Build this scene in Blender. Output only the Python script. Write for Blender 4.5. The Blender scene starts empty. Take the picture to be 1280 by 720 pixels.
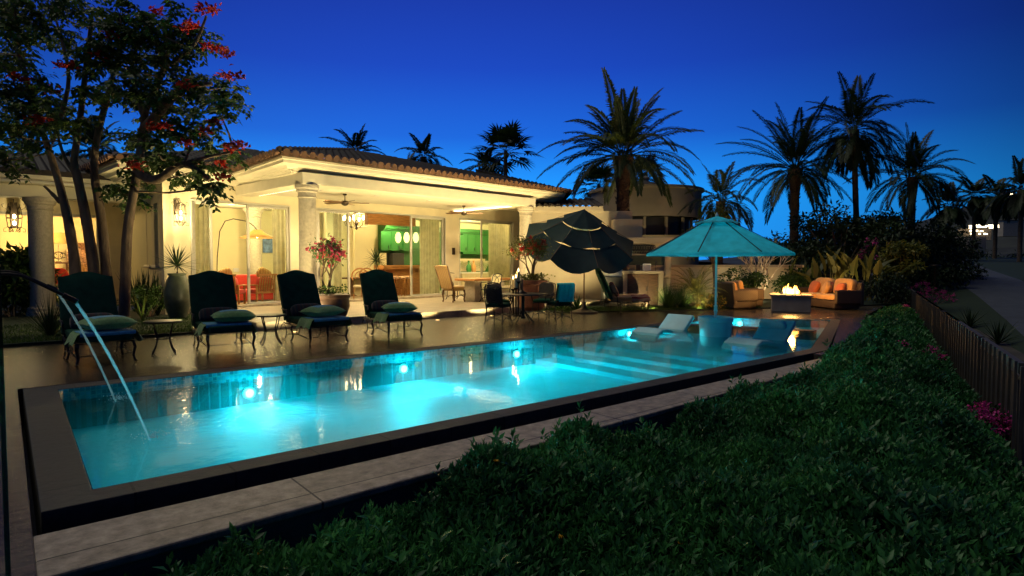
import bpy, math, random
import numpy as np
from math import sin, cos, pi, radians
from mathutils import Vector, Matrix, Euler
random.seed(7); rng = np.random.default_rng(11)
C = bpy.context.scene.collection
scene = bpy.context.scene

# ------------------------------------------------------------------ camera frame (used to measure the place)
F = 761.; CX = 640.; CY = 360.; HZ = 329.; CAMH = 1.5; AX = radians(50.2)
PT = math.atan((CY-HZ)/F)
fx, fy = cos(AX), sin(AX); rx, ry = sin(AX), -cos(AX)
VF = (fx*cos(PT), fy*cos(PT), -sin(PT)); VR = (rx, ry, 0.); VU = (fx*sin(PT), fy*sin(PT), cos(PT))
def ray(px, py):
    a = (px-CX)/F; b = (CY-py)/F
    return tuple(VF[i]+a*VR[i]+b*VU[i] for i in range(3))
def at(px, py, z=0.):
    d = ray(px, py); t = (z-CAMH)/d[2]
    return Vector((t*d[0], t*d[1], z))
def atd(px, py, dep):
    d = ray(px, py)
    return Vector((dep*d[0], dep*d[1], CAMH+dep*d[2]))

# ------------------------------------------------------------------ mesh builder
def basis(d):
    d = Vector(d).normalized()
    a = Vector((0, 0, 1)) if abs(d.z) < .95 else Vector((1, 0, 0))
    x = d.cross(a).normalized(); y = x.cross(d).normalized()
    return x, y, d

class MB:
    def __init__(s): s.v = []; s.f = []
    def add(s, vs, fs):
        o = len(s.v); s.v.extend([tuple(q) for q in vs]); s.f.extend([tuple(i+o for i in q) for q in fs]); return s
    def box(s, c, d, rz=0, rx=0, ry=0, taper=1.):
        R = Euler((rx, ry, rz)).to_matrix(); vs = []
        for k in (-1, 1):
            t = taper if k > 0 else 1.
            for i, j in ((-1, -1), (1, -1), (1, 1), (-1, 1)):
                vs.append(Vector(c)+R @ Vector((i*d[0]/2*t, j*d[1]/2*t, k*d[2]/2)))
        return s.add(vs, [(3, 2, 1, 0), (4, 5, 6, 7), (0, 1, 5, 4), (1, 2, 6, 5), (2, 3, 7, 6), (3, 0, 4, 7)])
    def bb(s, x0, x1, y0, y1, z0, z1):
        return s.box(((x0+x1)/2, (y0+y1)/2, (z0+z1)/2), (abs(x1-x0), abs(y1-y0), abs(z1-z0)))
    def tube(s, pts, r, n=6, cap=True, flat=1.):
        pts = [Vector(p) for p in pts]; m = len(pts)
        if not isinstance(r, (list, tuple)): r = [r]*m
        vs = []; fs = []; X = None
        for i, p in enumerate(pts):
            d = (pts[min(i+1, m-1)]-pts[max(i-1, 0)])
            if d.length < 1e-9: d = Vector((0, 0, 1))
            d.normalize()
            if X is None: X, Y, _ = basis(d)
            else:
                X = (X-d*X.dot(d))
                X = X.normalized() if X.length > 1e-6 else basis(d)[0]
                Y = d.cross(X)
            for k in range(n):
                a = 2*pi*k/n; vs.append(p+(X*cos(a)+Y*sin(a)*flat)*r[i])
        for i in range(m-1):
            for k in range(n):
                a = i*n+k; b = i*n+(k+1) % n; fs.append((a, b, b+n, a+n))
        if cap: fs.append(tuple(range(n-1, -1, -1))); fs.append(tuple((m-1)*n+k for k in range(n)))
        return s.add(vs, fs)
    def lathe(s, prof, c=(0, 0, 0), n=20, cap=True):
        vs = []; fs = []; m = len(prof)
        for r, z in prof:
            for k in range(n):
                a = 2*pi*k/n; vs.append((c[0]+r*cos(a), c[1]+r*sin(a), c[2]+z))
        for i in range(m-1):
            for k in range(n):
                a = i*n+k; b = i*n+(k+1) % n; fs.append((a, b, b+n, a+n))
        if cap:
            if prof[0][0] > 1e-5: fs.append(tuple(range(n-1, -1, -1)))
            if prof[-1][0] > 1e-5: fs.append(tuple((m-1)*n+k for k in range(n)))
        return s.add(vs, fs)
    def ell(s, c, d, R=None, e1=1., e2=1., n=16, m=10):
        """superellipsoid: e<1 is boxy (cushions)"""
        def sp(x, e): return math.copysign(abs(x)**e, x)
        vs = []; fs = []
        for i in range(m+1):
            p = -pi/2+pi*i/m
            for k in range(n):
                q = 2*pi*k/n
                w = Vector((d[0]/2*sp(cos(p), e1)*sp(cos(q), e2), d[1]/2*sp(cos(p), e1)*sp(sin(q), e2), d[2]/2*sp(sin(p), e1)))
                if R is not None: w = R @ w
                vs.append(Vector(c)+w)
        for i in range(m):
            for k in range(n):
                a = i*n+k; b = i*n+(k+1) % n; fs.append((a, b, b+n, a+n))
        return s.add(vs, fs)
    def prism(s, poly, z0, z1):
        n = len(poly); vs = [(x, y, z0) for x, y in poly]+[(x, y, z1) for x, y in poly]
        fs = [tuple(range(n-1, -1, -1)), tuple(range(n, 2*n))]+[(k, (k+1) % n, n+(k+1) % n, n+k) for k in range(n)]
        return s.add(vs, fs)
    def grid(s, fn, nu, nv):
        vs = [fn(i/nu, j/nv) for j in range(nv+1) for i in range(nu+1)]
        fs = [(j*(nu+1)+i, j*(nu+1)+i+1, (j+1)*(nu+1)+i+1, (j+1)*(nu+1)+i) for j in range(nv) for i in range(nu)]
        return s.add(vs, fs)
    def blade(s, b, d, L, w, droop=.3, seg=4, fold=.25, tipw=.0, widest=.35):
        """a curved strap leaf that starts at b going along d and bends down"""
        b = Vector(b); d = Vector(d).normalized(); side = d.cross(Vector((0, 0, 1)))
        side = side.normalized() if side.length > 1e-3 else Vector((1, 0, 0))
        p = b.copy(); vs = []
        for i in range(seg+1):
            t = i/seg
            ww = w*(.55+.45*min(1, t/widest)) if t < widest else w*max(tipw, (1-(t-widest)/(1-widest))**.8)
            up = side.cross(d).normalized()
            vs += [p-side*ww/2+up*ww*fold, p, p+side*ww/2+up*ww*fold]
            p = p+d*L/seg; d = (d+Vector((0, 0, -droop/seg))).normalized()
        fs = []
        for i in range(seg):
            a = i*3; fs += [(a, a+1, a+4, a+3), (a+1, a+2, a+5, a+4)]
        return s.add(vs, fs)
    def sweep(s, prof, path, closed=False):
        """profile (out, z) swept along a flat path of (x, y); out is to the right of travel; mitred"""
        n = len(path); m = len(prof); vs = []
        for i in range(n):
            p = Vector(path[i])
            d0 = (p-Vector(path[i-1])).normalized() if (i > 0 or closed) else None
            d1 = (Vector(path[(i+1) % n])-p).normalized() if (i < n-1 or closed) else None
            if d0 is None: d0 = d1
            if d1 is None: d1 = d0
            n0 = Vector((d0.y, -d0.x)); n1 = Vector((d1.y, -d1.x)); mm = (n0+n1); mm /= max(.2, mm.dot(n0))
            for o, z in prof: vs.append((p.x+mm.x*o, p.y+mm.y*o, z))
        fs = []
        for i in range(n if closed else n-1):
            j = (i+1) % n
            for k in range(m):
                l = (k+1) % m
                fs.append((i*m+k, i*m+l, j*m+l, j*m+k))
        if not closed: fs += [tuple(range(m)), tuple((n-1)*m+k for k in range(m-1, -1, -1))]
        return s.add(vs, fs)
    def o(s, name, mat, parent=None, smooth=True, bevel=0, ang=38, kind=None):
        me = bpy.data.meshes.new(name); me.from_pydata(s.v, [], s.f); me.validate()
        if smooth:
            me.polygons.foreach_set('use_smooth', [True]*len(me.polygons)); me.set_sharp_from_angle(angle=radians(ang))
        if mat: me.materials.append(mat)
        ob = bpy.data.objects.new(name, me); C.objects.link(ob)
        if parent: ob.parent = parent
        if bevel:
            b = ob.modifiers.new('Bevel', 'BEVEL'); b.width = bevel; b.segments = 2; b.limit_method = 'ANGLE'; b.angle_limit = radians(40)
        if kind: ob['kind'] = kind
        return ob

def tag(o, label, cat, group=None):
    o['label'] = label; o['category'] = cat
    if group: o['group'] = group
    return o
def T(name, label, cat, loc=(0, 0, 0), rz=0, group=None):
    o = bpy.data.objects.new(name, None); C.objects.link(o); o.location = loc; o.rotation_euler = (0, 0, rz); o.empty_display_size = .1
    return tag(o, label, cat, group)
def dup(root, label, loc=None, rz=None, group=None):
    r = root.copy(); C.objects.link(r)
    if loc is not None: r.location = loc
    if rz is not None: r.rotation_euler = (0, 0, rz)
    r['label'] = label
    if group: r['group'] = group
    def kids(src, dst):
        for ch in list(src.children):
            c = ch.copy(); C.objects.link(c); c.parent = dst; kids(ch, c)
    kids(root, r)
    return r

def leafcloud(name, mat, parent, P, D, L, W, fold=.3, up=None):
    """many small folded leaves as one mesh: bases P, directions D, lengths L, widths W"""
    n = len(P); P = np.asarray(P, float); D = np.asarray(D, float); D /= np.linalg.norm(D, axis=1)[:, None]+1e-9
    L = np.broadcast_to(np.asarray(L, float), (n,))[:, None]; W = np.broadcast_to(np.asarray(W, float), (n,))[:, None]
    U = rng.normal(size=(n, 3))*.45+(np.array([0, 0, 1.]) if up is None else up)
    S = np.cross(D, U); S /= np.linalg.norm(S, axis=1)[:, None]+1e-9
    N = np.cross(S, D)
    m = P+D*L*.45-N*W*.0; t = P+D*L-N*L*.12
    a = P+D*L*.42+S*W/2+N*W*fold; b = P+D*L*.42-S*W/2+N*W*fold
    V = np.stack([P, a, t, b, m], 1).reshape(-1, 3)
    base = (np.arange(n)*5)[:, None]
    Fi = np.concatenate([base+[0, 4, 1], base+[4, 2, 1], base+[0, 3, 4], base+[4, 3, 2]], 1).reshape(-1)
    me = bpy.data.meshes.new(name); me.vertices.add(n*5); me.vertices.foreach_set('co', V.reshape(-1))
    me.loops.add(n*12); me.loops.foreach_set('vertex_index', Fi.astype(np.int32))
    me.polygons.add(n*4); me.polygons.foreach_set('loop_start', np.arange(0, n*12, 3, dtype=np.int32))
    me.polygons.foreach_set('loop_total', np.full(n*4, 3, dtype=np.int32)); me.update(calc_edges=True); me.validate()
    me.materials.append(mat)
    o = bpy.data.objects.new(name, me); C.objects.link(o)
    if parent: o.parent = parent
    return o

# ------------------------------------------------------------------ materials
def nt(name):
    m = bpy.data.materials.new(name); m.use_nodes = True; t = m.node_tree; t.nodes.clear()
    out = t.nodes.new('ShaderNodeOutputMaterial'); return m, t, t.nodes.new, t.links.new, out
def pset(p, **k):
    for a, b in k.items(): p.inputs[a.replace('_', ' ')].default_value = b
def mat(name, col, rough=.6, metal=0., var=.25, scale=6., bump=0., bscale=40., island=False, coat=0., aniso=(1, 1, 1), sheen=0., spec=.5):
    m, t, N, L, out = nt(name); p = N('ShaderNodeBsdfPrincipled'); L(p.outputs[0], out.inputs[0])
    pset(p, Roughness=rough, Metallic=metal); p.inputs['Coat Weight'].default_value = coat; p.inputs['Sheen Weight'].default_value = sheen
    p.inputs['Specular IOR Level'].default_value = spec
    tc = N('ShaderNodeTexCoord'); mp = N('ShaderNodeMapping'); mp.inputs['Scale'].default_value = aniso; L(tc.outputs['Object'], mp.inputs[0])
    nz = N('ShaderNodeTexNoise'); nz.inputs['Scale'].default_value = scale; nz.inputs['Detail'].default_value = 6; L(mp.outputs[0], nz.inputs[0])
    r = N('ShaderNodeValToRGB'); r.color_ramp.elements[0].position = .3; r.color_ramp.elements[1].position = .7
    r.color_ramp.elements[0].color = tuple(c*(1-var) for c in col)+(1,); r.color_ramp.elements[1].color = tuple(min(1, c*(1+var)) for c in col)+(1,)
    if island:
        g = N('ShaderNodeNewGeometry'); ad = N('ShaderNodeMath'); ad.operation = 'MULTIPLY_ADD'; ad.inputs[1].default_value = .6; L(g.outputs['Random Per Island'], ad.inputs[0])
        sc = N('ShaderNodeMath'); sc.operation = 'MULTIPLY'; sc.inputs[1].default_value = .4; L(nz.outputs[0], sc.inputs[0]); L(sc.outputs[0], ad.inputs[2]); L(ad.outputs[0], r.inputs[0])
    else: L(nz.outputs[0], r.inputs[0])
    L(r.outputs[0], p.inputs['Base Color'])
    if bump:
        n2 = N('ShaderNodeTexNoise'); n2.inputs['Scale'].default_value = bscale; n2.inputs['Detail'].default_value = 4; L(mp.outputs[0], n2.inputs[0])
        b = N('ShaderNodeBump'); b.inputs['Strength'].default_value = bump; b.inputs['Distance'].default_value = .02; L(n2.outputs[0], b.inputs['Height']); L(b.outputs[0], p.inputs['Normal'])
    return m
def leafmat(name, col, col2, rough=.5, trans=.3):
    m, t, N, L, out = nt(name); p = N('ShaderNodeBsdfPrincipled'); pset(p, Roughness=rough); p.inputs['Specular IOR Level'].default_value = .35
    g = N('ShaderNodeNewGeometry'); r = N('ShaderNodeValToRGB')
    r.color_ramp.elements[0].color = tuple(col)+(1,); r.color_ramp.elements[1].color = tuple(col2)+(1,); L(g.outputs['Random Per Island'], r.inputs[0])
    tc = N('ShaderNodeTexCoord'); nz = N('ShaderNodeTexNoise'); nz.inputs['Scale'].default_value = 1.1; nz.inputs['Detail'].default_value = 5; L(tc.outputs['Object'], nz.inputs[0])
    r2 = N('ShaderNodeValToRGB'); r2.color_ramp.elements[0].position = .32; r2.color_ramp.elements[1].position = .68; r2.color_ramp.elements[0].color = (.5, .55, .6, 1); r2.color_ramp.elements[1].color = (1.45, 1.3, 1., 1); L(nz.outputs[0], r2.inputs[0])
    mm = N('ShaderNodeMix'); mm.data_type = 'RGBA'; mm.blend_type = 'MULTIPLY'; mm.inputs[0].default_value = 1; L(r.outputs[0], mm.inputs[6]); L(r2.outputs[0], mm.inputs[7]); cc = mm.outputs[2]
    L(cc, p.inputs['Base Color']); tr = N('ShaderNodeBsdfTranslucent'); L(cc, tr.inputs[0])
    mx = N('ShaderNodeMixShader'); mx.inputs[0].default_value = trans; L(p.outputs[0], mx.inputs[1]); L(tr.outputs[0], mx.inputs[2]); L(mx.outputs[0], out.inputs[0])
    return m
def emit(name, col, s):
    m, t, N, L, out = nt(name); e = N('ShaderNodeEmission'); e.inputs[0].default_value = tuple(col)+(1,); e.inputs[1].default_value = s
    L(e.outputs[0], out.inputs[0]); return m
def glassmat(name, tint=(.93, .97, .95), rough=.02, bump=0, bscale=3., ior=1.45, boost=1.):
    """clear sheet: what lies behind it, plus fresnel reflections"""
    m, t, N, L, out = nt(name); tr = N('ShaderNodeBsdfTransparent'); tr.inputs[0].default_value = tuple(tint)+(1,)
    gl = N('ShaderNodeBsdfGlossy'); gl.inputs['Roughness'].default_value = rough; gl.inputs[0].default_value = (boost, boost, boost, 1)
    fr = N('ShaderNodeFresnel'); mx = N('ShaderNodeMixShader')
    bf = N('ShaderNodeNewGeometry'); im = N('ShaderNodeMapRange'); im.inputs[3].default_value = ior; im.inputs[4].default_value = 1/ior; L(bf.outputs['Backfacing'], im.inputs[0]); L(im.outputs[0], fr.inputs[0])
    L(fr.outputs[0], mx.inputs[0]); L(tr.outputs[0], mx.inputs[1]); L(gl.outputs[0], mx.inputs[2]); L(mx.outputs[0], out.inputs[0])
    if bump:
        tc = N('ShaderNodeTexCoord'); hs = []
        for sc, w in ((bscale, 1.), (bscale*4.3, .35)):
            nz = N('ShaderNodeTexNoise'); nz.inputs['Scale'].default_value = sc; nz.inputs['Detail'].default_value = 3; L(tc.outputs['Object'], nz.inputs[0])
            q = N('ShaderNodeMath'); q.operation = 'MULTIPLY'; q.inputs[1].default_value = w; L(nz.outputs[0], q.inputs[0]); hs.append(q)
        ad = N('ShaderNodeMath'); L(hs[0].outputs[0], ad.inputs[0]); L(hs[1].outputs[0], ad.inputs[1])
        b = N('ShaderNodeBump'); b.inputs['Strength'].default_value = 1; b.inputs['Distance'].default_value = bump; L(ad.outputs[0], b.inputs['Height'])
        L(b.outputs[0], gl.inputs['Normal']); L(b.outputs[0], fr.inputs['Normal'])
    return m
def tilemat(name, col, joint, w, h, rough=.5, var=.25, offset=0., mortar=.004, bump=.3, coord='Object', rot=0., streak=True, coat=0., ns=2.5, lo=.45, hi=1.25):
    m, t, N, L, out = nt(name); p = N('ShaderNodeBsdfPrincipled'); L(p.outputs[0], out.inputs[0]); pset(p, Roughness=rough); p.inputs['Coat Weight'].default_value = coat; p.inputs['Coat Roughness'].default_value = .15
    tc = N('ShaderNodeTexCoord'); mp = N('ShaderNodeMapping'); mp.inputs['Rotation'].default_value = (0, 0, rot); L(tc.outputs[coord], mp.inputs[0])
    br = N('ShaderNodeTexBrick'); br.offset = offset; br.inputs['Scale'].default_value = 1; br.inputs['Brick Width'].default_value = w; br.inputs['Row Height'].default_value = h
    br.inputs['Mortar Size'].default_value = mortar; br.inputs['Bias'].default_value = 0
    br.inputs['Color1'].default_value = tuple(c*(1-var) for c in col)+(1,); br.inputs['Color2'].default_value = tuple(c*(1+var) for c in col)+(1,); br.inputs['Mortar'].default_value = tuple(joint)+(1,)
    L(mp.outputs[0], br.inputs[0])
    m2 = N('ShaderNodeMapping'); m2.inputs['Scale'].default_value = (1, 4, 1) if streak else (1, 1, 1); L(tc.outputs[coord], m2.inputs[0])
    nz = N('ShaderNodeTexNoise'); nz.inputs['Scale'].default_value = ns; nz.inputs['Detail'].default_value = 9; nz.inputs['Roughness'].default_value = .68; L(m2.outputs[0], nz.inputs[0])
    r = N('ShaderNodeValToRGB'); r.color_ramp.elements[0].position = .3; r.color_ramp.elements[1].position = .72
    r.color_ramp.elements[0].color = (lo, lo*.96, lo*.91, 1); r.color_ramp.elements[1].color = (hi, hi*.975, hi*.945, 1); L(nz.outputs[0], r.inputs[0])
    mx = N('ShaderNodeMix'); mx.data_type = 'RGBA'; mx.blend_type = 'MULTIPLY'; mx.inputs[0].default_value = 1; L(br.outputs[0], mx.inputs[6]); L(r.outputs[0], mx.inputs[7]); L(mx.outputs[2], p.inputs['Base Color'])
    rr = N('ShaderNodeMapRange'); rr.inputs[3].default_value = rough*.6; rr.inputs[4].default_value = min(1, rough*1.4); L(nz.outputs[0], rr.inputs[0]); L(rr.outputs[0], p.inputs['Roughness'])
    ad = N('ShaderNodeMath'); ad.operation = 'SUBTRACT'; L(nz.outputs[0], ad.inputs[0]); L(br.outputs['Fac'], ad.inputs[1])
    b = N('ShaderNodeBump'); b.inputs['Strength'].default_value = bump; b.inputs['Distance'].default_value = .015; L(ad.outputs[0], b.inputs['Height']); L(b.outputs[0], p.inputs['Normal'])
    return m
def stripemat(name, cols, width, axis=0, rough=.8):
    m, t, N, L, out = nt(name); p = N('ShaderNodeBsdfPrincipled'); L(p.outputs[0], out.inputs[0]); pset(p, Roughness=rough); p.inputs['Sheen Weight'].default_value = .2
    tc = N('ShaderNodeTexCoord'); sx = N('ShaderNodeSeparateXYZ'); L(tc.outputs['Object'], sx.inputs[0])
    d = N('ShaderNodeMath'); d.operation = 'DIVIDE'; d.inputs[1].default_value = width; L(sx.outputs[axis], d.inputs[0])
    fr = N('ShaderNodeMath'); fr.operation = 'FRACT'; L(d.outputs[0], fr.inputs[0])
    r = N('ShaderNodeValToRGB'); r.color_ramp.interpolation = 'CONSTANT'; n = len(cols)
    while len(r.color_ramp.elements) < n: r.color_ramp.elements.new(.5)
    for i, c in enumerate(cols): r.color_ramp.elements[i].position = i/n
    for i, c in enumerate(cols): r.color_ramp.elements[i].color = tuple(c)+(1,)
    L(fr.outputs[0], r.inputs[0]); L(r.outputs[0], p.inputs['Base Color']); return m
def weavemat(name, col, s=60.):
    m, t, N, L, out = nt(name); p = N('ShaderNodeBsdfPrincipled'); L(p.outputs[0], out.inputs[0]); pset(p, Roughness=.6)
    tc = N('ShaderNodeTexCoord'); w1 = N('ShaderNodeTexWave'); w1.wave_type = 'BANDS'; w1.bands_direction = 'Z'; w1.inputs['Scale'].default_value = s/4; w1.inputs['Distortion'].default_value = 1.; L(tc.outputs['Object'], w1.inputs[0])
    w2 = N('ShaderNodeTexWave'); w2.bands_direction = 'DIAGONAL'; w2.inputs['Scale'].default_value = s/6; L(tc.outputs['Object'], w2.inputs[0])
    a = N('ShaderNodeMath'); a.operation = 'MULTIPLY'; L(w1.outputs[1], a.inputs[0]); L(w2.outputs[1], a.inputs[1])
    r = N('ShaderNodeValToRGB'); r.color_ramp.elements[0].color = tuple(c*.35 for c in col)+(1,); r.color_ramp.elements[1].color = tuple(c*1.2 for c in col)+(1,); L(a.outputs[0], r.inputs[0]); L(r.outputs[0], p.inputs['Base Color'])
    b = N('ShaderNodeBump'); b.inputs['Strength'].default_value = .6; b.inputs['Distance'].default_value = .01; L(a.outputs[0], b.inputs['Height']); L(b.outputs[0], p.inputs['Normal']); return m
def clothmat(name, col, trans=.35):
    m, t, N, L, out = nt(name); p = N('ShaderNodeBsdfPrincipled'); pset(p, Roughness=.85)
    tc = N('ShaderNodeTexCoord'); nz = N('ShaderNodeTexNoise'); nz.inputs['Scale'].default_value = 5; nz.inputs['Detail'].default_value = 8; L(tc.outputs['Object'], nz.inputs[0])
    r = N('ShaderNodeValToRGB'); r.color_ramp.elements[0].position = .3; r.color_ramp.elements[1].position = .7
    r.color_ramp.elements[0].color = tuple(c*.82 for c in col)+(1,); r.color_ramp.elements[1].color = tuple(c*1.12 for c in col)+(1,); L(nz.outputs[0], r.inputs[0])
    L(r.outputs[0], p.inputs['Base Color']); tr = N('ShaderNodeBsdfTranslucent'); L(r.outputs[0], tr.inputs[0])
    mx = N('ShaderNodeMixShader'); mx.inputs[0].default_value = trans; L(p.outputs[0], mx.inputs[1]); L(tr.outputs[0], mx.inputs[2]); L(mx.outputs[0], out.inputs[0]); return m

M = dict(
 ground=mat('dark_earth', (.045, .04, .03), .95, var=.4, scale=1.2, bump=.5, bscale=12),
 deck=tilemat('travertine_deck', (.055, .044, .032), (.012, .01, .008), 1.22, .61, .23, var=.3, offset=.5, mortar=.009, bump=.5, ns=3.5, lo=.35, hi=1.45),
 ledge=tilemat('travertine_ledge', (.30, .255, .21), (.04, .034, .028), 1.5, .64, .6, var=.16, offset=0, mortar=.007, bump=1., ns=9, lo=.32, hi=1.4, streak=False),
 terrace=tilemat('terrace_stone', (.42, .36, .27), (.15, .12, .09), .9, .9, .45, var=.07, bump=.2),
 coping=tilemat('dark_wet_stone', (.032, .03, .027), (.008, .008, .008), .62, 5., .75, var=.2, mortar=.008, bump=.8, ns=9, lo=.3, hi=1.9, streak=False),
 darkface=mat('dark_base_stone', (.10, .10, .095), .8, var=.35, scale=5, bump=.4),
 waterline=tilemat('waterline_mosaic', (.10, .34, .42), (.3, .45, .45), .055, .055, .25, var=.45, mortar=.006, streak=False),
 plaster=mat('pool_plaster', (.12, .56, .64), .6, var=.2, scale=1.1),
 wall=mat('cream_stucco', (.70, .61, .41), .85, var=.13, scale=1.3, bump=.15, bscale=60),
 wallin=mat('cream_paint', (.78, .70, .42), .8, var=.03, scale=2),
 mould=mat('cream_moulding', (.78, .7, .52), .6, var=.05, scale=4),
 ceil=mat('ceiling_paint', (.8, .74, .58), .8, var=.03),
 stonecol=mat('cantera_stone', (.52, .45, .34), .85, var=.14, scale=14, bump=.7, bscale=35),
 tile_lit=mat('lit_eave_tile', (.13, .06, .03), .7, var=.35, scale=6),  # same clay as the roof, lightened so the eave ends look lit
 tile=mat('clay_roof_tile', (.035, .026, .022), .7, var=.45, scale=3, bump=.3, bscale=30),
 soffitwood=mat('fascia_timber', (.1, .06, .035), .7, var=.3, scale=5),
 alu=mat('window_frame_grey', (.5, .47, .4), .4, var=.08),
 curtain=clothmat('curtain_linen', (.62, .54, .34), .3),
 glass=glassmat('window_glass'),
 iron=mat('black_iron', (.02, .02, .022), .38, .6, var=.3, scale=20),
 bronze=mat('bronze_iron', (.05, .036, .025), .45, .7, var=.3, scale=20),
 teal=mat('dark_teal_canvas', (.007, .05, .03), .9, var=.22, scale=8, bump=.3, bscale=200, spec=.15),
 towelblue=mat('blue_towel', (.08, .34, .52), .95, var=.2, scale=25, bump=.6, bscale=220, sheen=.4),
 towelgreen=mat('green_towel', (.16, .31, .08), .95, var=.25, scale=25, bump=.6, bscale=220, sheen=.4),
 lumbar=stripemat('striped_lumbar_cloth', [(.045, .018, .014), (.012, .02, .024), (.05, .036, .024), (.008, .022, .026), (.04, .012, .014)], .16),
 redstripe=stripemat('red_striped_cloth', [(.3, .035, .02), (.32, .15, .06), (.2, .02, .03), (.4, .22, .12)], .2),
 sand=mat('tan_cushion', (.5, .26, .08), .9, var=.12, scale=8, bump=.2, bscale=150, sheen=.3),
 cream=mat('cream_cushion', (.55, .46, .28), .9, var=.1, scale=8, sheen=.3),
 orange=mat('orange_cushion', (.5, .12, .03), .9, var=.12, scale=8, sheen=.3),
 greycush=mat('grey_brown_cushion', (.06, .055, .045), .9, var=.15),
 red=mat('red_upholstery', (.55, .035, .02), .85, var=.12, scale=6, sheen=.3),
 wicker=weavemat('brown_wicker', (.085, .055, .034)),
 wood=mat('honey_wood', (.42, .19, .055), .5, var=.3, scale=4, aniso=(1, 8, 8)),
 darkwood=mat('dark_wood', (.12, .06, .025), .5, var=.3, scale=5, aniso=(1, 6, 6)),
 green=mat('green_cabinet_paint', (.012, .12, .02), .5, var=.1, scale=3),
 turq=mat('turquoise_towel', (.03, .6, .54), .9, var=.15, scale=15, bump=.5, bscale=200, sheen=.4),
 umbteal=clothmat('teal_canopy', (.07, .58, .66), .5),
 umbdark=clothmat('petrol_canopy', (.013, .032, .035), .1),
 steel=mat('brushed_steel', (.5, .48, .44), .32, .9, var=.1),
 black=mat('black_metal', (.015, .015, .015), .45, var=.2),
 resin=mat('pool_resin', (.55, .78, .8), .45, var=.06),
 chaise=mat('grey_teal_resin', (.45, .65, .66), .5, var=.06),
 terracotta=mat('terracotta', (.3, .12, .06), .8, var=.25, scale=8, bump=.3),
 darkpot=mat('dark_glazed_clay', (.06, .035, .028), .35, var=.3, scale=8),
 urn=mat('grey_green_glaze', (.075, .09, .06), .4, var=.25, scale=8),
 firestone=mat('firepit_stone', (.36, .29, .22), .75, var=.12, scale=5, bump=.3),
 bark=mat('grey_bark', (.16, .11, .07), .9, var=.45, scale=9, bump=.9, bscale=24, aniso=(1, 1, .3)),
 palmbark=mat('palm_bark', (.13, .085, .05), .95, var=.5, scale=14, bump=1., bscale=18),
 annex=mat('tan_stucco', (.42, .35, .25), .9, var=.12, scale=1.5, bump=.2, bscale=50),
 deepwall=mat('dark_tan_stucco', (.3, .25, .19), .9, var=.12, scale=1.5, bump=.2, bscale=50),  # darker tan stucco of the round building and the far hotel
 fence=mat('weathered_picket', (.045, .04, .032), .65, var=.3, scale=12, aniso=(3, 3, .5)),
 path=mat('asphalt_path', (.05, .058, .07), .8, var=.2, scale=2, bump=.3, bscale=80),
 hill=mat('hillside_scrub', (.035, .04, .03), .95, var=.5, scale=.06),
 white=mat('white_paint', (.75, .73, .68), .6, var=.04),
 leafhedge=leafmat('hedge_leaf', (.016, .09, .030), (.055, .23, .07), .42, .3),
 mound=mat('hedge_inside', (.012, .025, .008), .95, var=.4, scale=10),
 leaftree=leafmat('flame_tree_leaf', (.025, .06, .014), (.075, .14, .035), .45, .35),
 leafdark=leafmat('dark_leaf', (.012, .03, .010), (.03, .06, .018), .5, .2),
 leafyel=leafmat('yellow_green_leaf', (.09, .12, .02), (.2, .2, .04), .5, .35),
 leafmid=leafmat('mid_green_leaf', (.03, .085, .018), (.08, .16, .03), .45, .3),
 frond=leafmat('palm_frond', (.03, .055, .016), (.075, .10, .03), .45, .25),
 sago=leafmat('sago_frond', (.16, .17, .03), (.3, .28, .06), .45, .3),
 paradise=leafmat('broad_leaf', (.10, .13, .03), (.22, .2, .06), .4, .35),
 blade=leafmat('strap_leaf', (.03, .07, .02), (.08, .15, .03), .4, .3),
 grass=leafmat('lawn_blade', (.03, .075, .012), (.07, .13, .025), .6, .3),
 redflower=leafmat('red_petal', (.4, .015, .01), (.65, .05, .02), .5, .35),
 pinkflower=leafmat('pink_petal', (.6, .02, .10), (.8, .08, .22), .5, .35),
 magenta=leafmat('magenta_bract', (.5, .02, .25), (.75, .06, .45), .5, .35),
 yelflower=leafmat('yellow_petal', (.7, .4, .02), (.8, .5, .04), .5, .3),
 warmbulb=emit('warm_bulb', (1, .72, .35), 40.),
 uplightlens=emit('added_uplight_lens', (1, .62, .2), 6.),  # glowing lens of the added deck uplights
 greenbulb=emit('pendant_glow', (1, .88, .28), 2.2),
 strip=emit('cove_strip', (1, .78, .42), 9.),
 poollamp=emit('pool_lamp', (.10, .85, 1), 26.),
 flame=emit('flame', (1, .42, .07), 9.),
 flamecore=emit('flame_core', (1, .72, .28), 16.),
 farlight=emit('distant_window_light', (1, .8, .5), 4.),
 water=glassmat('pool_water', (.55, .93, .95), .035, bump=.0026, bscale=2.2, ior=1.33, boost=.62),
 art=mat('blue_tile_art', (.12, .2, .4), .5, var=.8, scale=7),
 floral=mat('floral_fabric', (.6, .35, .2), .8, var=.7, scale=14),
 mosaic=tilemat('patterned_backsplash', (.42, .3, .08), (.1, .12, .05), .11, .11, .4, var=.5, mortar=.02, streak=False, coord='Generated'),
)

for q in M['waterline'].node_tree.nodes:
    if q.type == 'MAPPING': q.inputs['Rotation'].default_value = (radians(90), 0, 0)
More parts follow.
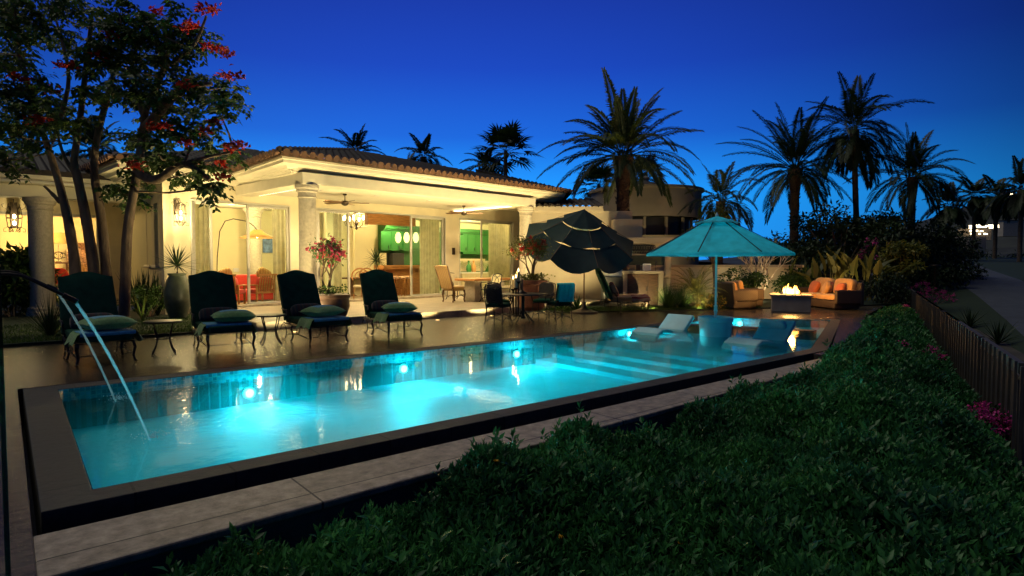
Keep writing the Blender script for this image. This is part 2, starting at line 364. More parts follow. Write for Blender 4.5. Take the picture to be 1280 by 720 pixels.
# ------------------------------------------------------------------ lamps
def pt(loc, w, col=(1, .72, .38), r=.05):
    l = bpy.data.lights.new('lamp_light', 'POINT'); l.energy = w; l.color = col; l.shadow_soft_size = r
    o = bpy.data.objects.new('lamp_light', l); o.location = loc; C.objects.link(o); return o
def spot(loc, tgt, w, col=(1, .75, .4), ang=70, r=.04, blend=.6):
    l = bpy.data.lights.new('spot_light', 'SPOT'); l.energy = w; l.color = col; l.shadow_soft_size = r; l.spot_size = radians(ang); l.spot_blend = blend
    o = bpy.data.objects.new('spot_light', l); o.location = loc; C.objects.link(o)
    o.rotation_euler = (Vector(tgt)-Vector(loc)).to_track_quat('-Z', 'Y').to_euler(); return o
# ------------------------------------------------------------------ THE SETTING
def struct(mb, name, m, **k):
    o = mb.o(name, m, None, **k); o['kind'] = 'structure'; return o
# earth sheet with a hole where the pool basin sits
HX0, HX1, HY0, HY1 = .1, 17.4, 4.0, 9.35
g = MB(); xs = [-1500, -60, HX0, HX1, 60, 1500]; ys = [-1500, -60, HY0, HY1, 60, 1500]
for i in range(5):
    for j in range(5):
        if i == 2 and j == 2: continue
        g.add([(xs[i], ys[j], -.62), (xs[i+1], ys[j], -.62), (xs[i+1], ys[j+1], -.62), (xs[i], ys[j+1], -.62)], [(0, 1, 2, 3)])
struct(g, 'ground', M['ground'], smooth=False)

# pool outline (water), coping outer edge
PW = [(.41, 4.85), (10.85, 4.82), (16.75, 6.95), (15.2, 8.99), (.45, 8.97)]
PO = [(.13, 4.6), (10.92, 4.56), (17.12, 6.82), (15.45, 9.3), (.13, 9.3)]
def ring(inner, outer, z0, z1):
    b = MB(); n = len(inner)
    vs = [(x, y, z1) for x, y in inner]+[(x, y, z1) for x, y in outer]+[(x, y, z0) for x, y in outer]+[(x, y, z0) for x, y in inner]
    fs = []
    for k in range(n):
        l = (k+1) % n
        fs += [(k, n+k, n+l, l), (n+k, 2*n+k, 2*n+l, n+l), (k, l, 3*n+l, 3*n+k)]
    return b.add(vs, fs)
struct(ring(PW, PO, -.6, .0), 'pool_coping', M['coping'], smooth=False, bevel=.008)
# basin
b = MB()
n = len(PW)
b.add([(x, y, -.04) for x, y in PW]+[(x, y, -.6) for x, y in PW], [(k, n+k, n+(k+1) % n, (k+1) % n) for k in range(n)])
b.add([(.3, 4.7, -.5), (8.2, 4.7, -.5), (8.2, 9.1, -.5), (.3, 9.1, -.5)], [(0, 1, 2, 3)])
zz = [-.5, -.42, -.35, -.28, -.21]; xx = [8.1, 8.55, 9.02, 9.5]
for k in range(4):
    x0 = xx[k]; x1 = xx[k+1] if k < 3 else 17.3
    b.add([(x0, 4.6, zz[k]), (x0, 9.2, zz[k]), (x0, 9.2, zz[k+1]), (x0, 4.6, zz[k+1])], [(0, 1, 2, 3)])
    b.add([(x0, 4.6, zz[k+1]), (x1, 4.6, zz[k+1]), (x1, 9.2, zz[k+1]), (x0, 9.2, zz[k+1])], [(0, 1, 2, 3)])
struct(b, 'pool_basin', M['plaster'], smooth=False)
b = MB(); vs = [(x*.9995+.004, y-.004 if y > 7 else y+.004) for x, y in PW]
b.add([(x, y, -.005) for x, y in vs]+[(x, y, -.15) for x, y in vs], [(k, n+k, n+(k+1) % n, (k+1) % n) for k in range(n)]); struct(b, 'waterline_tiles', M['waterline'], smooth=False)
# stone dam between pool and spa
b = MB(); b.prism([(13.75, 6.05), (14.08, 6.13), (13.0, 8.97), (12.7, 8.97)], -.3, -.004); struct(b, 'spa_dam', M['coping'], smooth=False, bevel=.01)
# water: reflecting surface over a body that scatters the lamp light
cxw, cyw = 8., 7.
PV = [(x+(.03 if x > cxw else -.03), y+(.03 if y > cyw else -.03)) for x, y in PW]
b = MB(); n = 5; b.add([(x, y, -.012) for x, y in PV]+[(x, y, -.65) for x, y in PV], [tuple(range(5)), tuple(range(9, 4, -1))]+[(k, n+k, n+(k+1) % n, (k+1) % n) for k in range(5)])
w_ = struct(b, 'pool_water', M['water'], smooth=False)
# the falling jets ruffle the surface around the places where they land
t_ = M['water'].node_tree; bp_ = [q for q in t_.nodes if q.type == 'BUMP'][0]; src = bp_.inputs['Height'].links[0].from_socket
tc_ = t_.nodes.new('ShaderNodeTexCoord'); tot = src
for (x, y, s_) in ((1.55, 6.1, 1.5), (1.4, 7.95, 1.0)):
    mp_ = t_.nodes.new('ShaderNodeMapping'); mp_.vector_type = 'POINT'; mp_.inputs['Scale'].default_value = (1/s_, 1.7/s_, 1); mp_.inputs['Location'].default_value = (-x/s_, -y*1.7/s_, 0); t_.links.new(tc_.outputs['Object'], mp_.inputs[0])
    gr_ = t_.nodes.new('ShaderNodeTexGradient'); gr_.gradient_type = 'SPHERICAL'; t_.links.new(mp_.outputs[0], gr_.inputs[0])
    nz_ = t_.nodes.new('ShaderNodeTexNoise'); nz_.inputs['Scale'].default_value = 13; nz_.inputs['Detail'].default_value = 4; t_.links.new(tc_.outputs['Object'], nz_.inputs[0])
    m1 = t_.nodes.new('ShaderNodeMath'); m1.operation = 'MULTIPLY'; t_.links.new(gr_.outputs[1], m1.inputs[0]); t_.links.new(nz_.outputs[0], m1.inputs[1])
    m2 = t_.nodes.new('ShaderNodeMath'); m2.operation = 'MULTIPLY_ADD'; m2.inputs[1].default_value = 3.5; t_.links.new(m1.outputs[0], m2.inputs[0]); t_.links.new(tot, m2.inputs[2]); tot = m2.outputs[0]
t_.links.new(tot, bp_.inputs['Height'])
for mm in (M['water'],):
    t_ = mm.node_tree; v = t_.nodes.new('ShaderNodeVolumePrincipled'); v.inputs['Density'].default_value = .12; v.inputs['Color'].default_value = (.08, .86, .90, 1); v.inputs['Anisotropy'].default_value = .2
    t_.links.new(v.outputs[0], [q for q in t_.nodes if q.type == 'OUTPUT_MATERIAL'][0].inputs['Volume'])
# pool lights
pls = [((2.62, 8.955, -.34), (2.6, 0, -1.6)), ((5.1, 8.955, -.27), (5.1, 0, -1.6)), ((7.58, 8.955, -.26), (7.0, 0, -1.6)), ((10.97, 8.965, -.12), (10.9, 0, -.6)), ((15.33, 8.72, -.14), (8, 6.0, -.5))]
for k, (p, t) in enumerate(pls):
    o = T('pool_light', ['round pool lamp glowing in the far wall nearest the two water spouts', 'round pool lamp glowing in the far wall below the lounger nearest the dining tables', 'round pool lamp glowing in the far wall beside the underwater steps',
        'round pool lamp glowing at the waterline beside the low lounge chaise', 'round pool lamp glowing in the spa end behind the umbrella planter'][k], 'pool light', p, 0 if k < 4 else -.93, 'lamps set in the pool wall')
    b = MB(); b.lathe([(.0, .0), (.075, .0), (.085, .012), (.085, .03)], n=20); r = b.o('rim', M['steel'], o); r.rotation_euler = (radians(90), 0, 0); r.location.y = .03
    b = MB(); b.ell((0, -.014, 0), (.12, .04, .12)); b.o('lens', M['poollamp'], o)
PCOL = (.012, .70, .85)
for (p, t), w in zip(pls, (1, 1, 1, .5, .8)):
    d = (Vector(t)-Vector(p)).normalized(); d.z = 0; d.normalize()
    spot(Vector(p)+d*.10, Vector(p)+d*4.1+Vector((0, 0, -.12)), 680*w, PCOL, 120, .07, 1.)
    pt(Vector(p)+d*.2, 34*w, PCOL, .07)

# decks (tops at z = 0, butted against each other)
def slab(name, poly, z1, m, z0=-.6, bevel=0, **k):
    b = MB(); b.prism(poly, z0, z1); return struct(b, name, m, smooth=False, bevel=bevel, **k)
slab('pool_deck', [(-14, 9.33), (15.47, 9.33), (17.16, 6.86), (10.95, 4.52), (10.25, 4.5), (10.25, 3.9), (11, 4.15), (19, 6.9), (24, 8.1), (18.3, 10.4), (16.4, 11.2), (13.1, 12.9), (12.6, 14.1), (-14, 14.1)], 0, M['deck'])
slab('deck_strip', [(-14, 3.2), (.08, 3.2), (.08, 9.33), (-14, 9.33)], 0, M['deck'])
slab('stone_ledge', [(.08, 3.62), (10.25, 3.9), (10.25, 4.24), (.08, 4.22)], 0, M['ledge'], z0=-.05, bevel=.012)
slab('ledge_base', [(.09, 3.65), (10.24, 3.93), (10.24, 4.21), (.09, 4.19)], -.052, M['darkface'])
b = MB(); b.bb(.08, 10.3, 4.2, 4.62, -.6, -.5); b.bb(.04, .2, 4.625, 9.4, -.6, -.45); struct(b, 'overflow_channel', M['black'], smooth=False)
slab('terrace', [(4.3, 14.12), (12.6, 14.12), (16.4, 14.5), (16.8, 22), (4.3, 22)], .17, M['terrace'], bevel=.012)
# lawns
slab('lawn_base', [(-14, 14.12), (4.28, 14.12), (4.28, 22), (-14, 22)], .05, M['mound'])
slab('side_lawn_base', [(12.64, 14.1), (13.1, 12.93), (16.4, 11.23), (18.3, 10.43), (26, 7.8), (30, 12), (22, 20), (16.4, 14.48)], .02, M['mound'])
def grass(name, polyfn, n, z, Lr=(.04, .09)):
    P = np.array([polyfn() for _ in range(n)]); P = np.c_[P, np.full(n, z)]
    D = np.c_[rng.normal(size=(n, 2))*.45, np.ones(n)]
    o = leafcloud(name, M['grass'], None, P, D, rng.uniform(*Lr, n), .012); o['kind'] = 'stuff'; return tag(o, 'short green lawn beside the pool deck under the flowering tree' if name == 'lawn_grass' else 'short green grass strip behind the red striped loungers', 'grass')
def _lw():
    return (random.uniform(-7, 4.2), 14.15+random.random()**1.5*4)
grass('lawn_grass', _lw, 26000, .05)
def _sl():
    t = random.random(); x = 13.0+t*6.2; y = 12.98-(x-13.1)*.49+random.random()**1.3*1.5+.03
    return (x, max(y, 12.95-(x-13.1)*.45))
grass('side_grass', _sl, 16000, .02)

# ------------------------------------------------------------------ THE HOUSE (local frame: u along the porch, v into the house)
HA = radians(6.5); HC = (6.12, 15.7); cu, su = cos(HA), sin(HA)
def hl(X, Y): dx, dy = X-HC[0], Y-HC[1]; return (dx*cu+dy*su, -dx*su+dy*cu)
def hw(u, v, z=0): return Vector((HC[0]+u*cu-v*su, HC[1]+u*su+v*cu, z))
def uz(px, py, v):
    d = ray(px, py); a = hl(HC[0]+d[0], HC[1]+d[1]); o = hl(0, 0); t = (v-o[1])/a[1]
    return (o[0]+a[0]*t, CAMH+d[2]*t)
def U(px, v): return uz(px, 329, v)[0]
def Z(px, py, v): return uz(px, py, v)[1]
VW = 3.9
house = T('villa', 'cream stucco villa with lit columned porch and low clay tile roof', 'house', (HC[0], HC[1], 0), HA)
ul = U(205, VW); uA0, uA1 = U(241, VW), U(362, VW); uB0, uB1 = U(397, VW), U(556, VW); uC0, uC1 = U(575, VW), U(641, VW); ur = 12.7
HD = 3.3   # door head
b = MB()
for a, c in ((ul, uA0), (uA1, uB0), (uB1, uC0), (uC1, ur)): b.bb(a, c, VW, VW+.25, 0, 3.95)
for a, c in ((uA0, uA1), (uB0, uB1), (uC0, uC1)): b.bb(a, c, VW, VW+.25, HD, 3.95); b.bb(a, c, VW, VW+.25, 0, .18)
VB = 8.0; RR = 15.6
b.prism([(ur, VW), (15.8, 6.9), (15.8, VB+.2), (15.55, VB+.2), (15.55, 7.0), (ur, VW+.25)], 0, 3.95)
wl = hl(2.95, 26.1)
b.o('front_wall', M['wall'], house, smooth=False)
# side wall of the left block, with an upright window facing the lawn
cor = hw(ul, VW); b = MB()
sx = cor.x; sy0 = cor.y; sy1 = 26.0
def sidebox(b, y0, y1, z0, z1, x0=0., x1=.25):
    q = [hl(sx+x0, y0), hl(sx+x1, y0), hl(sx+x1, y1), hl(sx+x0, y1)]; b.prism(q, z0, z1)
wy = [(sy0+.75, sy0+1.35), (sy0+1.75, sy0+2.6)]
ed = [sy0+.26, wy[0][0], wy[0][1], wy[1][0], wy[1][1], sy1]
for k in (0, 2, 4): sidebox(b, ed[k], ed[k+1], 0, 3.95)
for y0, y1 in wy: sidebox(b, y0, y1, 0, 1.45); sidebox(b, y0, y1, 3.25, 3.95)
b.o('side_wall', M['wall'], house, smooth=False)
for y0, y1 in wy:
    b = MB(); 
    for q in ((y0, y0+.05), (y1-.05, y1)): sidebox(b, q[0], q[1], 1.45, 3.25, .08, .14)
    sidebox(b, y0+.05, y1-.05, 1.45, 1.5, .08, .14); sidebox(b, y0+.05, y1-.05, 3.2, 3.25, .08, .14)
    w = b.o('window', M['alu'], house, smooth=False)
    b = MB(); sidebox(b, y0+.05, y1-.05, 1.5, 3.2, .105, .111); b.o('pane', M['glass'], w, smooth=False)
    b = MB(); sidebox(b, y0-.06, y1+.06, 1.36, 1.448, -.1, .06); b.o('sill', M['mould'], w, smooth=False, bevel=.02)
# rooms
b = MB(); zf = .18; zc = 3.5
b.bb(ul+.3, RR-.06, VB, VB+.2, zf, zc)
b.add([(ul+.3, VW+.26, zf), (ul+.3, VB, zf), (ul+.3, VB, zc), (ul+.3, VW+.26, zc)], [(0, 1, 2, 3)])
b.o('room_wall', M['wallin'], house, smooth=False)
b = MB(); b.prism([(ul+.3, VW+.26), (ur-.05, VW+.26), (15.5, 7.0), (15.5, VB), (ul+.3, VB)], zc, zc+.1); b.o('room_ceiling', M['ceil'], house, smooth=False)
b = MB(); b.prism([(ul+.3, VW), (ur-.05, VW), (15.5, 7.0), (15.5, VB), (ul+.3, VB)], .1, zf); b.o('room_floor', M['terrace'], house, smooth=False)
b = MB()   # partition behind the porch column, arch wall between living and dining room
up = U(368, 6.5); b.bb(up, up+.25, VW+.25, 5.2, zf, zc); b.bb(up, up+.25, 7.2, VB, zf, zc); b.bb(up, up+.25, 5.2, 7.2, 2.9, zc); b.o('room_partition', M['wallin'], house, smooth=False); b = MB()
u1 = U(466, 6.9); b.bb(u1-.9, u1, 6.8, 6.95, zf, zc)
b.o('room_partition', M['wallin'], house, smooth=False)
# columns
def column(u, v, z0, z1, R, name='column'):
    b = MB(); h = z1-z0
    b.lathe([(R*1.32, 0), (R*1.32, .1), (R*1.2, .13), (R*1.25, .2), (R*1.05, .25), (R, .32), (R*.97, h-.36), (R*.97, h-.34), (R*1.1, h-.32), (R*1.02, h-.28), (R*1.04, h-.2), (R*1.22, h-.17), (R*1.2, h-.13), (R*1.36, h-.08), (R*1.36, h)], (u, v, z0), 28)
    return b.o(name, M['stonecol'], house, ang=30)
LC = 8.45
column(0, 0, .17, 3.53, .225); column(LC, 0, .17, 3.53, .225)
q = hl(.8, 21.4); column(q[0], q[1], .05, 3.3, .29)
uq = U(318, 7.4); column(uq, 7.4, .18, zc, .26)
# beams, porch ceiling
b = MB(); b.bb(-.26, LC+.26, -.26, .26, 3.53, 3.83); b.bb(-.255, .255, .26, VW, 3.535, 3.83); b.bb(LC-.255, LC+.255, .26, VW, 3.535, 3.83)
b.o('porch_beam', M['mould'], house, smooth=False, bevel=.01)
b = MB(); b.bb(.255, LC-.255, .26, VW, 3.64, 3.7); b.o('porch_ceiling', M['ceil'], house, smooth=False)
# cornice around the eaves
EV = [(-3.5, 10.5), (-3.5, 3.3), (-.55, 3.35), (-.87, -.4), (10.3, -.4), (16.6, 5.75), (16.6, 10.5)]
prof = [(-.62, 4.14), (-.02, 4.14), (-.02, 4.09), (-.06, 4.07), (-.07, 4.0), (-.13, 3.985), (-.2, 3.95), (-.25, 3.9), (-.33, 3.893), (-.34, 3.878), (-.37, 3.876), (-.38, 3.86), (-.41, 3.858), (-.43, 3.82), (-.62, 3.82)]
MB().sweep(prof, EV).o('cornice', M['mould'], house, ang=25)
b = MB(); b.prism([(-3.0, 10.4), (-3.0, 3.8), (-.1, 3.85), (-.36, .1), (10.1, .1), (16.1, 5.95), (16.1, 10.4)], 3.835, 3.95); b.o('soffit', M['ceil'], house, smooth=False)
MB().sweep([(-.1, 4.145), (.03, 4.145), (.03, 4.2), (-.1, 4.2)], EV).o('fascia', M['soffitwood'], house, smooth=False)
# clay tile roof: barrels run up each slope
def slope(b, a0, a1, run, rise, mapf, cut0=True, cut1=True, per=.225, z0=4.2):
    n = int((a1-a0)/per)*8; rows = int(run/.38)
    ts = [0.0]
    for r in range(rows): ts += [(r+.02)/rows, (r+.98)/rows]
    def fn(s, t):
        a = a0+(a1-a0)*s; j = round(t*(len(ts)-1)); tm = 1.
        if cut0: tm = min(tm, (a-a0)/run)
        if cut1: tm = min(tm, (a1-a)/run)
        tt = min(ts[j], max(tm, 0)); fr = (tt*rows) % 1
        z = z0+rise*tt+.085*abs(sin(pi*(a-a0)/per))+.03*(1-fr)
        if j == 0: z -= .05
        return mapf(a, tt*run, z)
    b.grid(fn, n, len(ts)-1)
b = MB(); ov = .07
slope(b, -.94, 10.37, 5.3, 1.36, lambda a, d, z: (a, -.47+d, z))
slope(b, -.47, 10.5, 5.3, 1.36, lambda a, d, z: (-.94+d-(a+.47)*-.0, a, z) if a > 3.3 else (-.94+d+(a+.47)*.08, a, z), True, False)
slope(b, -.47, 10.5, 5.3, 1.36, lambda a, d, z: (10.37+(min(a, 5.8)+.47)*1.018-d, a, z), True, False)
slope(b, -3.57, 8.5, 6.0, 1.72, lambda a, d, z: (a, 3.23+d, z))
slope(b, 3.23, 13, 6.0, 1.72, lambda a, d, z: (-3.57+d, a, z), True, False)
b.add([(4.4, 4.8, 5.56), (5.1, 4.8, 5.56), (11.4, 10.5, 5.56), (4.4, 14, 5.56)], [(0, 1, 2, 3)])
roof = b.o('roof', M['tile'], house, ang=60)
b = MB()
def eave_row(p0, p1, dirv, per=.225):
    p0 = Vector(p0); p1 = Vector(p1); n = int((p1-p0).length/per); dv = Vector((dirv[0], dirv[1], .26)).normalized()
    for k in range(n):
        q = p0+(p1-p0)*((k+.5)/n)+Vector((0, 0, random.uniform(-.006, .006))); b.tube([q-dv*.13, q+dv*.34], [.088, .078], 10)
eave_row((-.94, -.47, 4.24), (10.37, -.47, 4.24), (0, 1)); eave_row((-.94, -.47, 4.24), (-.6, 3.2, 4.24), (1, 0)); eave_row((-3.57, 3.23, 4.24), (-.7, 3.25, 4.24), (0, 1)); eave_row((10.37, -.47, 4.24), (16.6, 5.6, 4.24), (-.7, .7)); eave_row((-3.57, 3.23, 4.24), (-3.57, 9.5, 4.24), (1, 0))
b.o('eave_tile', M['tile_lit'], roof)
# ridge caps on the porch hip
b = MB()
for k in range(20):
    t0 = k/20; p0 = Vector((-.94+5.3*t0, -.47+5.3*t0, 4.28+1.36*t0)); p1 = p0+Vector((.27, .27, .085)); b.tube([p0, p1], [.085, .07], 8)
b.o('hip_cap', M['tile'], roof)
# glazed doors
def leaf(px0, px1, v, name='sliding_door', z0=.2, z1=HD, handle=True):
    a, c = U(px0, v), U(px1, v); t = .075; b = MB()
    b.bb(a, a+t, v-.03, v+.03, z0, z1); b.bb(c-t, c, v-.03, v+.03, z0, z1); b.bb(a+t, c-t, v-.028, v+.028, z1-t, z1); b.bb(a+t, c-t, v-.028, v+.028, z0, z0+.1)
    d = b.o(name, M['alu'], house, smooth=False, bevel=.006)
    b = MB(); b.bb(a+t, c-t, v-.004, v+.004, z0+.1, z1-t); b.o('pane', M['glass'], d, smooth=False)
    if handle:
        b = MB(); b.bb(a+.02, a+.055, v-.075, v-.035, 1.05, 1.35); b.o('handle', M['steel'], d, smooth=False, bevel=.006)
leaf(309, 361, VW+.08); leaf(397, 437, VW+.08); leaf(513, 554, VW+.06); leaf(601, 640, VW+.08); leaf(241, 266, VW+.1, handle=False)
b = MB()
for a, c in ((uA0, uA1), (uB0, uB1), (uC0, uC1)):
    b.bb(a-.04, a, VW-.03, VW+.2, .18, HD); b.bb(c, c+.04, VW-.03, VW+.2, .18, HD); b.bb(a-.04, c+.04, VW-.03, VW+.2, HD, HD+.05)
b.o('door_frame', M['alu'], house, smooth=False, bevel=.006)
b = MB(); b.bb(uA0, uA1, VW-.28, VW+.0, .17, .24); b.bb(uB0, uB1, VW-.28, VW, .17, .24); b.bb(uC0, uC1, VW-.28, VW, .17, .24); b.o('door_sill', M['terrace'], house, smooth=False, bevel=.01)
b = MB(); b.box((U(568, VW)-.05, VW-.012, Z(568, 314, VW)), (.16, .02, .28)); b.o('wall_plate', M['bronze'], house, bevel=.03)
# cove light strips behind the beams and on top of them (the bright lines under the eaves)
b = MB(); b.bb(.4, LC-.4, .3, .33, 3.55, 3.58); b.bb(.29, .32, .4, VW-.3, 3.55, 3.58); b.bb(LC-.32, LC-.29, .4, VW-.3, 3.55, 3.58)
b.o('cove_light', M['strip'], house, smooth=False)
# left wing
b = MB(); P4 = lambda x0, x1, y0, y1: [hl(x0, y0), hl(x1, y0), hl(x1, y1), hl(x0, y1)]
xd0, xd1 = -.9, 2.6
b.prism(P4(-12, xd0, 26, 26.25), 0, 3.9); b.prism(P4(xd0, xd1, 26, 26.25), 3.2, 3.9); b.prism(P4(xd1, sx+.2, 26, 26.25), 0, 3.9); b.prism(P4(-12, sx+.2, 31, 31.2), 0, 3.9); b.prism(P4(-12, -11.8, 26.25, 31), 0, 3.9); b.prism(P4(sx+.0, sx+.2, 26.26, 31), 0, 3.9)
b.o('wing_wall', M['wall'], house, smooth=False)
b = MB(); b.prism(P4(-12, sx+.2, 26.26, 31), 3.4, 3.5); b.o('wing_ceiling', M['ceil'], house, smooth=False)
b = MB(); b.prism(P4(-12, sx-.01, 21.1, 21.7), 3.3, 3.62); b.o('wing_beam', M['mould'], house, smooth=False, bevel=.01)
b = MB(); b.prism(P4(-12, sx-.01, 20.75, 26), 3.64, 3.7); b.o('wing_soffit', M['ceil'], house, smooth=False)
MB().sweep([(-.5, 3.63), (-.1, 3.63), (-.08, 3.72), (0, 3.76), (0, 3.86), (-.5, 3.86)], [hl(-12, 20.75), hl(sx-.02, 20.75)]).o('wing_cornice', M['mould'], house, ang=25)
b = MB(); slope(b, -12, sx-.02, 6, 1.3, lambda a, d, z: (*hl(a, 20.7+d), z), False, False, z0=3.9); b.prism([hl(-12, 20.72), hl(sx-.02, 20.72), hl(sx-.02, 20.9), hl(-12, 20.9)], 3.865, 4.0); b.o('wing_roof', M['tile'], house, ang=60)
b = MB()
for x in (xd0, .85, xd1-.07): b.prism(P4(x, x+.07, 26.08, 26.14), .1, 3.2)
b.prism(P4(xd0+.07, .85, 26.085, 26.135), 3.1, 3.2); b.prism(P4(.92, xd1-.07, 26.085, 26.135), 3.1, 3.2)
d = b.o('wing_door', M['alu'], house, smooth=False)
b = MB(); b.prism(P4(xd0+.07, .85, 26.1, 26.108), .1, 3.1); b.prism(P4(.92, xd1-.07, 26.1, 26.108), .1, 3.1); b.o('pane', M['glass'], d, smooth=False)

# lights of the house
for u in (1.2, 3.2, 5.3, 7.4):
    b = MB(); b.lathe([(.09, 0), (.09, -.012), (.06, -.014)], (u, 1.6, 3.638), 16); dl = b.o('downlight', M['white'], house)
    b = MB(); b.lathe([(.055, -.010), (.0, -.008)], (u, 1.6, 3.638), 16, cap=False); b.o('bulb', M['warmbulb'], dl)
    spot(hw(u, 1.6, 3.60), hw(u, 1.9, 0), 330, ang=160, r=.06)
WC = (1, .79, .36)
for u, v, w in ((U(290, 6.2), 6.2, 290), (U(335, 6), 6, 230), (U(450, 6.2), 6.2, 380), (U(497, 6.6), 6.9, 260), (U(588, 6.3), 6.3, 300), (U(630, 5.4), 5.4, 190)):
    b = MB(); b.lathe([(.1, 0), (.1, -.012), (.07, -.014)], (u, v, zc-.002), 16); dl = b.o('downlight', M['white'], house)
    b = MB(); b.lathe([(.065, -.010), (.0, -.008)], (u, v, zc-.002), 16, cap=False); b.o('bulb', M['warmbulb'], dl)
    pt(hw(u, v, zc-.12), w, WC, .07)
pt((0.9, 28.5, 3.1), 650, (1, .6, .2), .08)
# eave and soffit wash from added lamps

# uplights added in the deck to brighten the columns and the cornice
for k, (u, v) in enumerate(((-1.6, -2.4), (2.3, -2.5), (4.2, -2.6), (6.4, -2.7), (8.7, -3.0))):
    q = hw(u, v, .002); o = T('added_uplight', ['added uplight in the deck before the left porch column', 'added uplight in the deck near the bougainvillea pot', 'added uplight in the deck before the kitchen doors', 'added uplight in the deck before the stone table', 'added uplight in the deck before the right porch column'][k], 'uplight', q, HA, 'uplights added in the deck before the porch')
    b = MB(); b.lathe([(.07, 0), (.07, .012), (.055, .014)], n=16, cap=False); b.o('rim', M['steel'], o); b = MB(); b.lathe([(.055, .012), (0, .012)], n=16, cap=False); b.o('lens', M['uplightlens'], o)
    spot(q+Vector((0, 0, .05)), q+Vector((0, 1.9, 3.6)), 720, WC, 130, .05, .8)
spot((.75, 14.25, .1), (1.6, 14.8, 5.), 12, (1, .82, .45), 100, .04, .8)
spot((-.8, 14.4, .1), (.4, 14.8, 5.), 14, (1, .82, .45), 100, .04, .8)
spot(hw(-1.75, .5, .25), hw(-1.0, 2.5, 4.1), 260, WC, 110, .03, .8)
# ------------------------------------------------------------------ poolside furniture
def arc(c, r, a0, a1, n=8, ax=(1, 0, 0), ay=(0, 0, 1)):
    c = Vector(c); ax = Vector(ax); ay = Vector(ay)
    return [c+ax*r*cos(a0+(a1-a0)*i/n)+ay*r*sin(a0+(a1-a0)*i/n) for i in range(n+1)]
def cloth(b, w, l, z, sag=.16, th=.018, flare=.06, y0=0.):
    """towel laid across a mattress, its two sides hanging down"""
    def fn(s, t):
        x = (s-.5)*(w+2*sag); y = y0+t*l; a = abs(x)-w/2
        zz = z+.012*sin(9*t+3*s+w*50)*.7
        if a > 0:
            k = min(1, a/sag); x = math.copysign(w/2+flare*k*(1.2+.5*sin(7*t)), x); zz = z-sag*k+.03*k*sin(11*t)
        return (x, y, zz)
    b.grid(fn, 22, 12)
    return b
# ---- chaise lounger: foot at y = 0, head towards +y
def make_lounger(name, label, group, m_cushion, iron):
    r = T(name, label, 'sun lounger', group=group); W = .70
    b = MB()
    for s in (-1, 1):
        b.tube([(s*W/2, .03, .33), (s*W/2, .6, .315), (s*W/2, 1.2, .33), (s*W/2, 1.3, .34)], .016, 6)
        b.tube([(s*W/2, 1.15, .33), (s*(W/2+.02), 1.42, .98), (s*(W/2-.01), 1.50, 1.16)], .014, 6)
        b.tube([(s*W/2, .12, .12), (s*W/2, .6, .16), (s*W/2, 1.2, .12)], .010, 5)
        b.tube(arc((s*W/2, 1.33, .16), .15, .2, 5.2, 14, (0, 1, 0)), .010, 5)
        b.tube(arc((s*W/2, .62, .24), .075, 0, 6.2, 12, (0, 1, 0)), .008, 5)
    for y in (.03, .45, .85, 1.2): b.tube([(-W/2, y, .33), (W/2, y, .33)], .011, 6)
    b.tube([(-W/2, .1, .14), (W/2, .1, .14)], .010, 6)
    b.o('frame', iron, r)
    for s in (-1, 1):
        for y, q in ((.07, -1), (.86, 1)):
            b = MB(); b.tube([(s*W/2, y, .33), (s*(W/2+.015), y+q*.035, .24), (s*(W/2-.005), y+q*.005, .12), (s*(W/2+.012), y-q*.005+q*.02, .04), (s*(W/2+.02), y+q*.045, .018)], [.026, .024, .019, .017, .022], 6)
            b.o('leg', iron, r)
        b = MB(); b.tube([(s*(W/2+.01), .98, .34), (s*(W/2+.045), 1.0, .52), (s*(W/2+.05), 1.08, .60), (s*(W/2+.05), 1.25, .61), (s*(W/2+.02), 1.36, .62)]+arc((s*(W/2+.05), .98, .57), .045, 1.5, 6, 10, (0, 1, 0))[:0], .013, 6)
        b.tube(arc((s*(W/2+.05), 1.02, .56), .05, .6, 6.0, 10, (0, 1, 0)), .011, 6); b.o('arm', iron, r)
    b = MB(); b.ell((0, .60, .405), (.73, 1.24, .14), None, .35, .18, 28, 10); b.o('seat_mattress', m_cushion, r)
    # back cushion with a camel-back top edge
    def fn(s, t):
        x = (s-.5)*.76; top = .97+.09*cos(pi*x/.76)**2-.02; L_ = top*t; a = radians(66)
        bul = .045*(1-abs(2*s-1)**3)*(1-abs(2*t-1)**4)
        return x, L_, bul
    b = MB(); ca, sa = cos(radians(66)), sin(radians(66))
    def pos(x, l, o): return (x*(1-.06*(l-.5)), 1.16+ca*l-sa*o*1., .40+sa*l+ca*o*.8)
    b.grid(lambda s, t: pos(*[(lambda q: (q[0], q[1], q[2]+.045))(fn(s, t))][0]), 16, 14)
    b.grid(lambda s, t: pos(*[(lambda q: (q[0], q[1], -q[2]-.045))(fn(1-s, t))][0]), 16, 14)
    nn = 16; ed = [(i/nn, 0) for i in range(nn)]+[(1, i/nn) for i in range(nn)]+[(1-i/nn, 1) for i in range(nn)]+[(0, 1-i/nn) for i in range(nn)]
    vs = []; fs = []
    for s, t in ed:
        q = fn(s, t); vs += [pos(q[0], q[1], .045), pos(q[0], q[1], -.045)]
    for k in range(len(ed)): l = (k+1) % len(ed); fs.append((2*k, 2*k+1, 2*l+1, 2*l))
    b.add(vs, fs); b.o('back_cushion', m_cushion, r, ang=60)
    return r
LN = [('black iron chaise with dark teal cushion, behind the two water spouts', 1.13, 10.66, .07),
      ('black iron chaise with dark teal cushion in front of the tall grey green urn', 2.88, 10.74, -.04),
      ('black iron chaise with dark teal cushion, left of the pink bougainvillea pot', 4.58, 10.74, .03),
      ('black iron chaise with dark teal cushion, right of the pink bougainvillea pot', 6.17, 10.72, -.09)]
G1 = 'teal loungers in a row along the pool'
